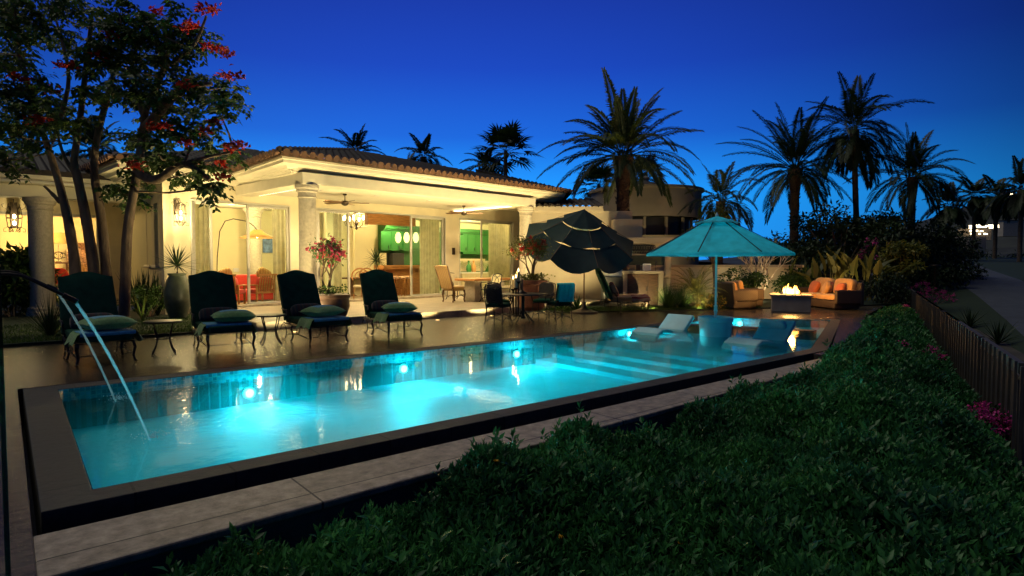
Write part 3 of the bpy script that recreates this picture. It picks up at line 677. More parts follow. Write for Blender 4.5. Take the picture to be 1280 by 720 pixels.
l0 = make_lounger('sun_lounger', LN[0][0], G1, M['teal'], M['iron'])
l0.location = (LN[0][1], LN[0][2], 0); l0.rotation_euler.z = LN[0][3]
for lb, x, y, a in LN[1:]: dup(l0, lb, (x, y, 0), a)
def onl(i, x, y, z):
    _, X, Y, a = LN[i]; return (X+x*cos(a)-y*sin(a), Y+x*sin(a)+y*cos(a), z)
wh = ['on the lounger behind the two water spouts', 'on the lounger in front of the grey green urn', 'on the lounger left of the bougainvillea pot', 'on the lounger nearest the dining tables']
for i in range(4):
    a = LN[i][3]
    # folded beach towel over the foot end: blue top face, green hanging sides
    t = T('beach_towel', 'blue green towel spread '+wh[i], 'towel', onl(i, (.02, -.03, .03, 0)[i], (0, .05, -.01, .07)[i], 0), a+(.02, -.05, .04, .06)[i], 'beach towels on the loungers')
    b = MB(); cloth(b, .74, .52, .487, .17, y0=-.005); b.o('green_side', M['towelgreen'], t)
    b = MB(); b.grid(lambda s, q: ((s-.5)*.70, -.012+q*.47, .494+.006*sin(9*q+3*s)), 12, 8); b.grid(lambda s, q: ((s-.5)*.70, -.012-.012*sin(q*3.1), .494-q*.055), 12, 4); b.o('blue_stripe', M['towelblue'], t)
    # fat square pillow
    p = T('towel_pillow', 'plump green and blue pillow '+wh[i], 'pillow', onl(i, (.06, .09, .02, -.04)[i], (.30, .27, .34, .25)[i], .50), a+(.15, -.12, .28, -.3)[i], 'pillows on the lounger foot ends')
    b = MB()
    def pil(s, q, sg):
        x = 2*s-1; y = 2*q-1; pin = 1-.07*(abs(x*y))**0-.0; sx_ = .27*x*(1-.09*(1-abs(y)**2)*abs(x)**6); sy_ = .23*y*(1-.09*(1-abs(x)**2)*abs(y)**6)
        h = .085*((1-abs(x)**2.6)*(1-abs(y)**2.6))**.55
        return (sx_*1.28, sy_*1.15, .10+sg*h*1.25)
    b.grid(lambda s, q: pil(s, q, 1), 16, 14); tp = b
    b2 = MB(); b2.grid(lambda s, q: pil(1-s, q, -1), 16, 14)
    b2.grid(lambda s, q: pil(s, q, 1), 16, 14); b2.o('cover', M['towelgreen'], p, ang=80)
    bt = MB(); bt.grid(lambda s, q: (lambda w: (w[0], w[1], w[2]+.003))(pil(.5+(s-.5)*.62, .5+(q-.5)*.62+.06, 1)), 14, 12); bt.o('towel_face', M['towelblue'] if i != 3 else M['towelblue'], p, ang=80)
    c = MB(); c.ell((0, 0, .1), (.60, .14, .26), Euler((-.42, 0, 0)).to_matrix(), .55, .35, 20, 12)
    co_ = c.o('lumbar_cushion', M['lumbar']); co_.location = onl(i, .0, 1.06, .475); co_.rotation_euler = (0, 0, a)
    tag(co_, 'dark striped lumbar cushion '+wh[i], 'cushion', 'striped lumbar cushions')
# ---- small side tables between the loungers
def make_side(name, label):
    r = T(name, label, 'side table', group='iron side tables between the loungers')
    b = MB(); b.lathe([(.0, .52), (.27, .52), (.285, .53), (.285, .545), (.27, .55), (0, .55)], n=28); b.o('table_top', M['iron'], r)
    for k in range(4):
        an = k*pi/2+.6; c_, s_ = cos(an), sin(an)
        b = MB(); b.tube([(c_*.2, s_*.2, .525), (c_*.17, s_*.17, .4), (c_*.12, s_*.12, .25), (c_*.16, s_*.16, .12), (c_*.21, s_*.21, .04), (c_*.24, s_*.24, .012)], [.014, .012, .011, .012, .013, .016], 6); b.o('leg', M['iron'], r)
    b = MB(); b.tube(arc((0, 0, .25), .125, 0, 2*pi, 20, (1, 0, 0), (0, 1, 0)), .008, 6); b.o('stretcher_ring', M['iron'], r)
    return r
s0 = make_side('side_table', 'round black iron side table in the gap right of the lounger behind the water spouts'); s0.location = (2.0, 11.45, 0)
dup(s0, 'round black iron side table in the gap left of the bougainvillea pot lounger', (3.76, 11.5, 0))
# ---- wrought iron dining chair, faces +y (back at y = -.25)
def make_chair(name, label, m_cush, iron, group):
    r = T(name, label, 'chair', group=group)
    for s in (-1, 1):
        b = MB(); b.tube([(s*.22, .22, .44), (s*.235, .25, .3), (s*.22, .22, .15), (s*.235, .25, .05), (s*.25, .30, .012)], .013, 6); b.o('leg', iron, r)
        b = MB(); b.tube([(s*.22, -.22, .44), (s*.23, -.24, .25), (s*.225, -.24, .12), (s*.24, -.29, .03), (s*.25, -.31, .012)], .013, 6); b.o('leg', iron, r)
        b = MB(); b.tube([(s*.24, -.27, .68), (s*.27, -.05, .69), (s*.28, .16, .67), (s*.275, .22, .62), (s*.26, .20, .52), (s*.23, .16, .44)], .014, 6); b.o('arm', iron, r)
    b = MB()
    b.tube([(-.23, .23, .44), (.23, .23, .44), (.23, -.23, .44), (-.23, -.23, .44), (-.23, .23, .44)], .013, 6)
    for s in (-1, 1): b.tube(arc((s*.22, 0, .05), .2, .35, pi-.35, 10, (0, 1, 0), (0, 0, .6)), .009, 5)
    b.tube(arc((0, .23, .05), .2, .35, pi-.35, 10, (1, 0, 0), (0, 0, .6)), .009, 5); b.tube(arc((0, -.24, .05), .2, .35, pi-.35, 10, (1, 0, 0), (0, 0, .6)), .009, 5)
    b.o('seat_frame', iron, r)
    b = MB(); b.ell((0, 0, .49), (.49, .49, .1), None, .4, .3, 24, 8); b.o('seat_cushion', m_cush, r)
    b = MB()
    def bk(x, z): t = (z-.44)/.55; return (x, -.23-.10*t-.02*t*t, z)
    b.tube([bk(-.22, .44), bk(-.235, .7), bk(-.22, .93), bk(-.12, .965), bk(0, .98), bk(.12, .965), bk(.22, .93), bk(.235, .7), bk(.22, .44)], .015, 6)
    b.tube([bk(.085*cos(q), .72+.115*sin(q)) for q in np.linspace(0, 2*pi, 20)], .010, 6)
    for s in (-1, 1):
        b.tube([bk(s*.2, .94), bk(s*.13, .88), bk(s*.03, .85), bk(-s*.08, .90), bk(-s*.14, .955)], .009, 5)
        b.tube([bk(s*.2, .50), bk(s*.13, .55), bk(s*.05, .60), bk(-s*.02, .62)], .010, 5)
        b.tube([bk(s*(.16+.045*cos(q)), .52+.045*sin(q)) for q in np.linspace(0, 5.2, 12)], .008, 5)
    b.o('backrest', iron, r)
    return r
GC = 'wrought iron chairs round the iron patio table'
tc0 = Vector((10.08, 11.66, 0))
c0 = make_chair('iron_chair', 'black iron scroll back chair left of the round patio table, nearest the loungers', M['teal'], M['iron'], GC)
c0.location = (9.25, 11.62, 0); c0.rotation_euler.z = -1.12
b = MB(); b.ell((0, -.225, .74), (.42, .05, .44), Euler((.18, 0, 0)).to_matrix(), .4, .3, 20, 10); b.o('back_cushion', M['greycush'], c0)
c1 = dup(c0, 'black iron scroll back chair with a turquoise towel over its back, nearest the pool', (10.85, 11.15, 0), -.26)
c2 = dup(c0, 'black iron scroll back chair behind the round patio table, in front of the candles', (9.98, 12.55, 0), pi-.25)
c3 = dup(c0, 'black iron scroll back chair right of the round patio table, beside the dark parasol foot', (11.2, 12.1, 0), pi/2+.5)
tw = T('bath_towel', 'turquoise towel draped over the back of an iron patio chair', 'towel', c1.location, -.26)
b = MB()
def twf(s, t):
    x = (s-.5)*.44; q = t*1.15
    if q < .5: z = .56+q*.86; y = -.25-.10*((z-.44)/.55)+.03; 
    elif q < .65: k = (q-.5)/.15; z = .99+.02*sin(k*pi); y = -.335+.03-.07*k
    else: z = .99-(q-.65)*.9; y = -.395+.012*sin(20*s)
    return (x+.012*sin(12*t), y+.01*sin(15*s+4*t), z)
b.grid(twf, 14, 24); b.o('cloth', M['turq'], tw, ang=80)
dt_ = T('patio_table', 'round black iron patio table between the scroll back chairs', 'table', tc0)
b = MB(); b.lathe([(0, .70), (.62, .70), (.64, .71), (.64, .725), (.62, .735), (0, .735)], n=40); b.o('table_top', M['iron'], dt_)
b = MB(); b.lathe([(.045, .1), (.045, .7)], n=14); b.lathe([(.07, .1), (.06, .16)], n=14); b.o('pedestal', M['iron'], dt_)
for k in range(4):
    an = k*pi/2+.3; c_, s_ = cos(an), sin(an)
    b = MB(); b.tube([(c_*.04, s_*.04, .30), (c_*.14, s_*.14, .2), (c_*.26, s_*.26, .06), (c_*.33, s_*.33, .013)], .015, 6); b.o('leg', M['iron'], dt_)
tl = T('table_lantern', 'dark candle lantern with a wide foot standing on the patio table', 'lantern', tc0+Vector((-.02, .05, .736)))
b = MB(); b.lathe([(.16, 0), (.15, .02), (.07, .06), (.05, .1)], n=18); b.o('foot', M['iron'], tl)
b = MB(); b.lathe([(.05, .1), (.055, .34), (.035, .37), (0, .40)], n=14); b.o('body', M['black'], tl)
# ---- terrace dining set
TZ = .17
st = T('stone_table', 'stone pedestal dining table on the terrace before the kitchen doors', 'table', (13.15, 17.3, TZ), HA)
b = MB(); b.bb(-1.0, 1.0, -.5, .5, .72, .80); b.o('table_top', M['wood'], st, bevel=.02, smooth=False)
for s in (-.55, .55):
    b = MB(); b.box((s, 0, .36), (.42, .6, .72), taper=.85); b.o('pedestal', M['stonecol'], st, bevel=.02, smooth=False)
hc = T('host_chair', 'high backed dining chair in gold striped fabric at the stone table end', 'chair', (11.75, 17.2, TZ), -pi/2+HA)
SG = stripemat('gold_stripe_cloth', [(.5, .3, .08), (.18, .09, .03), (.55, .38, .14), (.25, .12, .04)], .09)
b = MB(); b.ell((0, 0, .47), (.58, .56, .16), None, .35, .3, 20, 8); b.o('seat', SG, hc)
b = MB(); b.grid(lambda s, t: ((s-.5)*(.54+.06*t), -.24-.20*t-.06*t*t-(.05 if t > .9 else 0), .48+.74*t), 8, 10); b.grid(lambda s, t: ((.5-s)*(.54+.06*t), -.32-.20*t-.06*t*t-(.06 if t > .9 else 0), .48+.74*t), 8, 10); b.ell((0, -.54, 1.2), (.6, .13, .14), None, .8, .4, 16, 8)
b.o('backrest', SG, hc)
b = MB()
for s in (-1, 1): b.tube([(s*.29, -.3, .48), (s*.31, -.44, .9), (s*.32, -.56, 1.24)], .028, 6)
b.o('back_frame', M['darkwood'], hc)
for s in (-1, 1):
    for y in (-.24, .24):
        b = MB(); b.tube([(s*.25, y, .42), (s*.27, y*1.1, .28), (s*.25, y, .1), (s*.26, y*1.12, .02)], [.04, .035, .024, .03], 8); b.o('leg', M['darkwood'], hc)
for lb, x, y, a in (('iron scroll back chair with cream cushion on the near left side of the stone table', 12.75, 16.45, .15), ('iron scroll back chair with cream cushion on the near right side of the stone table', 13.65, 16.5, .1), ('iron scroll back chair behind the stone table, near the striped host chair', 12.6, 18.3, pi)):
    k = dup(c0, lb, (x, y, TZ), a, 'cream cushioned iron chairs at the stone table')
    for ch in k.children:
        if ch.name.startswith(('seat_cushion', 'back_cushion')):
            ch.data = ch.data.copy(); ch.data.materials[0] = M['cream']
# candle stands
for lb, px, h in (('tall pillar candle burning on an iron stand, tallest of three', 648, 1.12), ('pillar candle burning on an iron stand, left of the tallest one', 641.5, .92), ('pillar candle burning on an iron stand, between its two neighbours', 645, .96)):
    p = at(px, 374, TZ)*1.0; d_ = 15.2+.12*(px % 3); q = atd(px, 329, d_)
    r = T('candle_stand', lb, 'candle', (q.x, q.y, TZ), 0, 'pillar candles on stands by the terrace column')
    b = MB(); b.lathe([(.11, 0), (.09, .02), (.025, .05), (.02, h-.3), (.06, h-.26), (.065, h-.24)], n=14); b.o('stand', M['bronze'], r)
    b = MB(); b.lathe([(.042, h-.24), (.042, h), (.03, h+.005)], n=14); b.o('candle', M['cream'], r)
    b = MB(); b.lathe([(.0, h), (.014, h+.03), (.0, h+.09)], n=8); b.o('flame', M['flamecore'], r); pt((q.x, q.y, TZ+h+.13), 3, (1, .6, .2), .02)
# ---- dark tilted parasol
PB = Vector((13.44, 12.73, 0))
um = T('tilted_parasol', 'dark petrol parasol tilted forward with pale wind slits, on a heavy foot', 'parasol', PB)
b = MB(); b.lathe([(.42, 0), (.42, .04), (.30, .07), (.12, .13), (.06, .2), (.05, .34)], n=24); b.o('base', M['darkpot'], um)
b = MB(); b.tube([(0, 0, .1), (0, 0, 1.75)], .028, 10); b.o('pole', M['darkwood'], um)
toC = Vector((-PB.x, -PB.y, 0)).normalized(); sd = Vector((-toC.y, toC.x, 0))
ap = Vector((0, 0, 3.1))+toC*.2; axis = (Vector((0, 0, 1))*.92+toC*.45+Vector((rx, ry, 0))*.16).normalized(); e1, e2, _ = basis(axis)
b = MB(); b.tube([(0, 0, 1.7), ap-axis*.9, ap], .024, 8); b.o('tilt_arm', M['darkwood'], um)
def tier(b, r0, r1, d0, d1, lift=0., nseg=8, scal=.0):
    def fn(s, t):
        a = 2*pi*s; k = (a/(2*pi)*nseg) % 1; ch = cos(pi/nseg)/cos(pi*(k-.5)*2/nseg)  # straight edge between ribs
        r = (r0+(r1-r0)*t)*ch; sag = (.05+scal*t)*4*k*(1-k)*(r/1.6)
        return ap-axis*(d0+(d1-d0)*t+sag-lift)+(e1*cos(a)+e2*sin(a))*r
    b.grid(fn, nseg*6, 5)
b = MB(); tier(b, 0.0, .63, 0, .36, 0, scal=.06); tier(b, .61, 1.18, .43, .70, 0, scal=.10); tier(b, 1.16, 1.80, .77, 1.03, 0, scal=.26); b.o('canopy', M['umbdark'], um, ang=50)
for k in range(8):
    a = 2*pi*k/8; b = MB(); d = e1*cos(a)+e2*sin(a); b.tube([ap-axis*.02, ap-axis*.38+d*.62, ap-axis*.73+d*1.17, ap-axis*1.03+d*1.78], .010, 5); b.o('rib', M['darkwood'], um)
# ---- teal parasol in the pool
PP = Vector((11.38, 7.02, 0))
up_ = T('pool_parasol', 'open teal parasol standing in the tub planted in the pool', 'parasol', PP)
b = MB(); b.tube([(0, 0, .1), (0, 0, 2.3)], .026, 12); b.tube([(0, 0, .5), (0, 0, .62)], .04, 12); b.tube([(0, 0, .38), (0, 0, .52)], [.03, .042], 12); b.o('pole', M['resin'], up_)
def cano(b, r0, r1, z0, z1, nseg=8, sag=.03, rot=.33):
    def fn(s, t):
        a = 2*pi*s+rot; k = (s*nseg) % 1; ch = cos(pi/nseg)/cos(pi*(k-.5)*2/nseg); r = (r0+(r1-r0)*t)*ch
        return (r*cos(a), r*sin(a), z0+(z1-z0)*t-sag*4*k*(1-k)*t*(1-t)*2+.05*sin(pi*t)*0)
    b.grid(fn, nseg*6, 8)
b = MB(); cano(b, .30, 1.5, 2.33, 1.70); b.grid(lambda s, t: ((1.5*cos(pi/8)/cos(pi*(((s*8) % 1)-.5)/4))*cos(2*pi*s+.33), (1.5*cos(pi/8)/cos(pi*(((s*8) % 1)-.5)/4))*sin(2*pi*s+.33), 1.70-.05*t), 48, 1); b.o('canopy', M['umbteal'], up_, ang=50)
b = MB(); cano(b, 0, .46, 2.48, 2.33, sag=.01); b.o('top_vent', M['umbteal'], up_, ang=50)
b = MB(); b.lathe([(.03, 2.46), (.035, 2.5), (.0, 2.56)], n=10); b.o('finial', M['resin'], up_)
for k in range(8):
    a = 2*pi*k/8+.33; b = MB(); b.tube([(.3*cos(a), .3*sin(a), 2.345), (1.48*cos(a), 1.48*sin(a), 1.715)], .012, 5); b.o('rib', M['black'], up_)
pl = T('parasol_tub', 'round grey teal tub standing in the pool as the parasol foot', 'planter', PP+Vector((0, 0, -.22)))
b = MB(); b.lathe([(.28, 0), (.30, .1), (.335, .5), (.355, .52), (.355, .60), (.33, .605), (.315, .57), (0, .56)], n=36); b.o('tub', M['resin'], pl)
# ---- moulded in-pool chaises: profile in (along, z), width .7
def pool_chaise(label, p0, ang, back):
    r = T('pool_chaise', label, 'pool lounger', (p0[0], p0[1], -.22), ang, 'moulded loungers standing in the shallow water')
    pr = [(0, .10), (.12, .22), (.3, .29), (.55, .27), (.8, .20), (1.0, .17), (1.12, .2)]+[(1.12+.42*t, .2+back*t) for t in (.15, .4, .7, 1)]
    W = .68; b = MB(); n = len(pr)
    for off, fl in ((0, 0), (-.07, 1)):
        vs = []; 
    top = [(x, z) for x, z in pr]; bot = [(x+.05, z-.08) for x, z in pr]; vs = []
    for s in (-W/2, W/2): vs += [(s, x, z) for x, z in top]+[(s, x, z) for x, z in bot]
    m2 = 2*n; fs = []
    for i in range(n-1):
        fs += [(i, i+1, m2+i+1, m2+i), (n+i, m2+n+i, m2+n+i+1, n+i+1), (i, n+i, n+i+1, i+1), (m2+i, m2+i+1, m2+n+i+1, m2+n+i)]
    fs += [(0, m2, m2+n, n), (n-1, n+n-1, m2+n+n-1, m2+n-1)]
    b.add(vs, fs); b.o('shell', M['chaise'], r, bevel=.02, ang=50)
    b = MB(); b.bb(-.26, .26, .15, 1.1, 0, .08); b.bb(-.26, .26, 1.12, 1.42, 0, .2); b.o('base', M['chaise'], r, bevel=.02, smooth=False)
    return r
pool_chaise('low moulded lounger with its back towards the house, left of the tub in the water', (10.6, 8.32), -pi/2+.05, .33)
cr = pool_chaise('moulded lounger with a headrest pillow, right of the tub in the water', (10.45, 6.0), -pi/2-.02, .39)
b = MB(); b.ell((0, 0, 0), (.54, .12, .2), Euler((.45, 0, 0)).to_matrix(), .5, .3, 20, 10); hp = b.o('headrest_pillow', M['chaise']); hp.rotation_euler = (0, 0, -pi/2-.02); hp.location = (10.45+1.36, 6.0, .27)
tag(hp, 'grey headrest pillow on the moulded lounger right of the tub', 'pillow')
# ---- far pair of loungers with red cushions
G2 = 'bronze loungers in front of the outdoor kitchen'
f0 = make_lounger('sun_lounger', 'bronze chaise with dark back and tan seat, front one of the pair before the grill', G2, M['teal'], M['bronze'])
for ch in f0.children:
    if ch.name.startswith('seat_mattress'): ch.data.materials[0] = M['sand']
fa = radians(58); f0.location = (15.2, 11.7, 0); f0.rotation_euler.z = fa-.18
f1 = dup(f0, 'bronze chaise with dark back and tan seat, rear one of the pair before the grill', (15.95, 12.35, 0), fa-.18)
for q, wd in ((f0, 'front'), (f1, 'rear')):
    c = MB(); c.ell((0, 0, 0), (.50, .16, .46), Euler((-.5, 0, 0)).to_matrix(), .6, .35, 20, 12); o = c.o('throw_cushion', M['redstripe']); R = Matrix.Rotation(q.rotation_euler.z, 3, 'Z')
    o.location = q.location+R @ Vector((0, 1.05, .68)); o.rotation_euler = (0, 0, q.rotation_euler.z); tag(o, f'red striped square cushion on the {wd} bronze chaise', 'cushion', 'red striped cushions on the bronze loungers')
    b = MB(); cloth(b, .745, .55, .482, .12, y0=.0); o = b.o('red_towel', M['redstripe']); o.location = q.location; o.rotation_euler = (0, 0, q.rotation_euler.z); tag(o, f'red striped towel over the foot end of the {wd} bronze chaise', 'towel', 'red striped towels on the bronze loungers')
# ---- water jets: two arcs thrown from deck nozzles
SPL = clothmat('splash_water', (.85, .95, .95), .6)
def jet(Y, label, xn, x1):
    r = T('water_spout', label, 'water spout', (-.9, Y, 0), 0, 'bent water spouts at the pool end')
    zn = 1.42-2.12*(xn-.1)**2; o = .9
    b = MB(); b.lathe([(.06, 0), (.06, .02), (.03, .05)], n=14); b.o('foot', M['bronze'], r)
    b = MB(); b.tube([(0, 0, .02), (0, 0, 1.1), (.02, 0, 1.27), (.08, 0, 1.36), (.2, 0, 1.405), (.5, 0, 1.42), (o+.02, 0, 1.42), (o+.10, 0, 1.405), (o+.17, 0, 1.365), (o+xn, 0, zn)], .013, 10); b.o('pipe', M['bronze'], r)
    dn = Vector((xn-.17, 0, zn-1.365)).normalized(); e = Vector((o+xn, 0, zn)); b = MB(); b.tube([e-dn*.09, e-dn*.085, e+dn*.02, e+dn*.025], [.014, .021, .021, .015], 12); b.o('nozzle', M['bronze'], r)
    sp_ = MB()
    for k in range(170):
        a = random.random()*6.28; q = abs(random.gauss(0, .08)); s_ = random.uniform(.003, .007); sp_.ell((x1+o+q*cos(a)+.03, q*sin(a), abs(random.gauss(0, .03))), (s_, s_, s_*1.5), n=6, m=4)
    sp_.o('splash', SPL, r)
    n = 30; pts = []
    for i in range(n+1):
        t = i/n; x = xn+(x1-xn)*t; z = zn+(-.02-zn)*(.72*t+.28*t*t); pts.append((o+x, .002*sin(t*40), z))
    b = MB(); b.tube(pts, [.0125*(1-.2*i/n)+.0015*sin(i*2.1) for i in range(n+1)], 10); b.o('stream', JET, r)
    return r
m, t_, N_, L_, out_ = nt('jet_water'); p_ = N_('ShaderNodeBsdfPrincipled'); L_(p_.outputs[0], out_.inputs[0]); pset(p_, Roughness=.12, IOR=1.33); p_.inputs['Transmission Weight'].default_value = .7; p_.inputs['Base Color'].default_value = (.75, .95, 1, 1); JET = glassmat('jet_stream', (.85, 1, 1), .08, bump=.02, bscale=60, ior=1.33)
tj = JET.node_tree; tl0 = tj.nodes.new('ShaderNodeBsdfTranslucent'); tl0.inputs[0].default_value = (.7, .95, 1, 1); mj = tj.nodes.new('ShaderNodeMixShader'); mj.inputs[0].default_value = .5; oj = [q for q in tj.nodes if q.type == 'OUTPUT_MATERIAL'][0]; sj = oj.inputs[0].links[0].from_socket
tj.links.new(sj, mj.inputs[1]); tj.links.new(tl0.outputs[0], mj.inputs[2]); tj.links.new(mj.outputs[0], oj.inputs[0])
jet(5.95, 'dark bent spout pipe pouring a thin stream into the pool, nearer the camera', .42, .92); jet(7.87, 'dark bent spout pipe pouring a thin stream into the pool, farther one', .40, .9)
# glass balustrade panel whose edge crosses the left border
gp = T('glass_panel', 'clear glass balustrade panel whose teal edge stands at the left border', 'glass panel', atd(-3, 329, 1.6)*1.)
d0 = Vector(ray(-3, 329)); d0.z = 0; d0.normalize(); gp.location.z = -.2; gp.rotation_euler.z = math.atan2(d0.y, d0.x)+.02
b = MB(); b.bb(0, 1.2, -.006, .006, 0, 2.13); b.o('pane', glassmat('balustrade_glass', (.10, .32, .33), .05), gp, smooth=False, bevel=.002)
b = MB(); b.bb(.1, .2, -.02, .02, -.4, .1); b.bb(1.0, 1.1, -.02, .02, -.4, .1); b.o('clamp', M['steel'], gp, smooth=False)
# ---- fire pit, wicker seats
fp = T('fire_pit', 'square pale stone fire pit block at the end of the deck', 'fire pit', (19.0, 9.1, 0), radians(28))
b = MB(); b.bb(-.55, .55, -.55, .55, 0, .47); b.o('block', M['firestone'], fp, bevel=.015, smooth=False)
b = MB(); b.bb(-.60, .60, -.60, .60, .471, .53); b.o('capstone', M['firestone'], fp, bevel=.012, smooth=False)
b = MB(); b.bb(-.3, .3, -.3, .3, .531, .548); b.o('burner_tray', M['black'], fp, smooth=False)
fl = T('fire', 'yellow orange flames burning on the stone fire pit', 'fire', (19.0, 9.1, .55))
for nm, mm, n, hh, sp in (('outer_flame', M['flame'], 16, .34, .24), ('inner_flame', M['flamecore'], 12, .2, .2)):
    b = MB()
    for k in range(n):
        a = random.random()*6.28; r_ = sp*random.random()**.5; h = hh*random.uniform(.5, 1.1)*(1-.6*r_/sp*.6); x, y = r_*cos(a), r_*sin(a); lean = random.uniform(-.06, .06)
        b.tube([(x, y, 0), (x*.95+lean*.2, y, h*.3), (x*.8+lean, y+.01, h*.65), (x*.7+lean*1.8, y, h)], [.02, .045, .026, .001], 7, flat=.8)
    b.o(nm, mm, fl)
pt((19.0, 9.1, .95), 230, (1, .48, .12), .16)
def wicker_chair(label, loc, rz):
    r = T('wicker_armchair', label, 'armchair', loc, rz, 'wicker armchairs by the fire pit')
    b = MB(); b.box((0, 0, .17), (.86, .82, .26), taper=1.02); b.o('base', M['wicker'], r, bevel=.03, smooth=False)
    for s in (-1, 1): b = MB(); b.box((s*.41, .02, .45), (.13, .84, .36)); b.o('arm', M['wicker'], r, bevel=.035, smooth=False)
    b = MB(); b.box((0, -.40, .52), (.95, .14, .72), rx=.16); b.o('backrest', M['wicker'], r, bevel=.04, smooth=False)
    b = MB(); b.ell((0, .05, .38), (.68, .72, .17), None, .35, .25, 20, 8); b.o('seat_cushion', M['sand'], r)
    b = MB(); b.ell((0, -.27, .66), (.62, .2, .5), Euler((.2, 0, 0)).to_matrix(), .5, .3, 20, 10); b.o('back_cushion', M['sand'], r)
    return r
wicker_chair('brown wicker armchair with tan cushions, nearest the lit fan palm', (18.55, 10.65, 0), radians(-118))
wicker_chair('brown wicker armchair with tan cushions, beside the lit garden wall', (19.75, 10.95, 0), radians(-140))
so_ = T('wicker_sofa', 'long brown wicker sofa with tan cushions facing the fire pit', 'sofa', (21.35, 9.0, 0), radians(54))
b = MB(); b.bb(-1.15, 1.15, -.42, .42, .04, .3); b.o('base', M['wicker'], so_, bevel=.03, smooth=False)
b = MB(); b.box((0, -.44, .5), (2.5, .14, .78), rx=.0); b.o('backrest', M['wicker'], so_, bevel=.04, smooth=False)
for s in (-1, 1):
    b = MB(); b.box((s*1.2, .0, .42), (.14, .86, .44)); b.o('arm', M['wicker'], so_, bevel=.035, smooth=False)
    b = MB(); b.ell((s*.56, .04, .39), (1.1, .76, .18), None, .3, .2, 24, 8); b.o('seat_cushion', M['sand'], so_)
    b = MB(); b.ell((s*.58, -.28, .72), (1.0, .22, .56), Euler((.18, 0, 0)).to_matrix(), .5, .25, 24, 10); b.o('back_cushion', M['sand'], so_)
def sofa_cushion(label, x, y, m, tilt, sz=.46):
    b = MB(); b.ell((0, 0, 0), (sz, .15, sz), Euler((.35, tilt, 0)).to_matrix(), .6, .35, 20, 10); o = b.o('throw_cushion', m); R = Matrix.Rotation(radians(54), 3, 'Z')
    o.location = so_.location+R @ Vector((x, y, .66)); o.rotation_euler = (0, 0, radians(54)); tag(o, label, 'cushion')
sofa_cushion('red striped cushion leaning in the middle of the wicker sofa', .12, -.12, M['redstripe'], .1); sofa_cushion('tan diamond turned cushion in the middle of the wicker sofa', .0, .02, M['sand'], .75, .44)
sofa_cushion('orange cushion at the right end of the wicker sofa', .82, -.05, M['orange'], -.08); sofa_cushion('small orange cushion at the left end of the wicker sofa', -.7, -.05, M['orange'], .1, .4)
# ------------------------------------------------------------------ things in and on the house
def curtain(px0, px1, v, label, z0=.22, z1=3.25, f=7.):
    a, c = U(px0, v), U(px1, v); w = c-a; n = max(24, int(abs(w)*60))
    b = MB(); b.grid(lambda s, t: (a+w*s, v+.045*sin(2*pi*s*abs(w)*f)+.012*sin(31*s)*t, z1-(z1-z0)*t), n, 6)
    o = b.o('curtain', M['curtain'], ang=80); o.location = (HC[0], HC[1], 0); o.rotation_euler.z = HA; return tag(o, label, 'curtain', 'linen curtains behind the glass doors')
curtain(243, 264, 4.45, 'cream linen curtain beside the lantern wall, left of the arc lamp')
curtain(341, 357, 4.45, 'linen curtain at the right edge of the sofa room door')
curtain(399, 428, 4.45, 'linen curtain behind the bougainvillea pot by the stone column')
curtain(525, 549, 4.45, 'long linen curtain in the closing door leaf left of the wall plate')
curtain(611, 637, 4.45, 'linen curtain at the far right door beside the green cupboards')
def W3(u, v, z=0): return hw(u, v, z)
# wall lanterns
def lantern(label, loc, rz, sc=1.):
    r = T('wall_lantern', label, 'lantern', loc, rz, 'scrolled iron lanterns'); r.scale = (sc,)*3
    b = MB()
    for k in range(6):
        a = k*pi/3; c_, s_ = cos(a), sin(a)
        b.tube([(c_*.03, s_*.03, .42), (c_*.12, s_*.12, .36), (c_*.15, s_*.15, .15), (c_*.12, s_*.12, -.12), (c_*.04, s_*.04, -.22)], .009, 5)
        b.tube([(c_*.13, s_*.13, .30), (c_*.21, s_*.21, .36), (c_*.22, s_*.22, .42), (c_*.18, s_*.18, .43)], .007, 5)
        b.tube([(c_*.11, s_*.11, -.10), (c_*.20, s_*.20, -.16), (c_*.20, s_*.20, -.22), (c_*.15, s_*.15, -.22)], .007, 5)
    for z, q in ((.36, .12), (.1, .15), (-.12, .12)): b.tube([(q*cos(a), q*sin(a), z) for a in np.linspace(0, 2*pi, 18)], .008, 5)
    b.tube([(0, .3, .44), (0, .2, .56), (0, .05, .54), (0, 0, .42)], .012, 6)
    b.o('cage', M['bronze'], r)
    b = MB(); b.box((0, .31, .2), (.14, .02, .6)); b.o('back_plate', M['bronze'], r)
    for z in (.14, -.02):
        b = MB(); b.ell((0, 0, z), (.06, .06, .10), n=12, m=8); b.o('bulb', M['warmbulb'], r)
    return r
zl = Z(222, 273, VW); p = W3(U(222, VW), VW-.34, zl); lantern('scrolled iron lantern burning on the bare cream wall above the tall urn', p, HA); pt(p+Vector((0, 0, .06)), 120, WC, .04)
p2_ = atd(18, 278, 19.5); lantern('scrolled iron lantern burning under the left wing porch', p2_, 0, 1.35); pt(p2_+Vector((0, 0, .06)), 26, WC, .04)
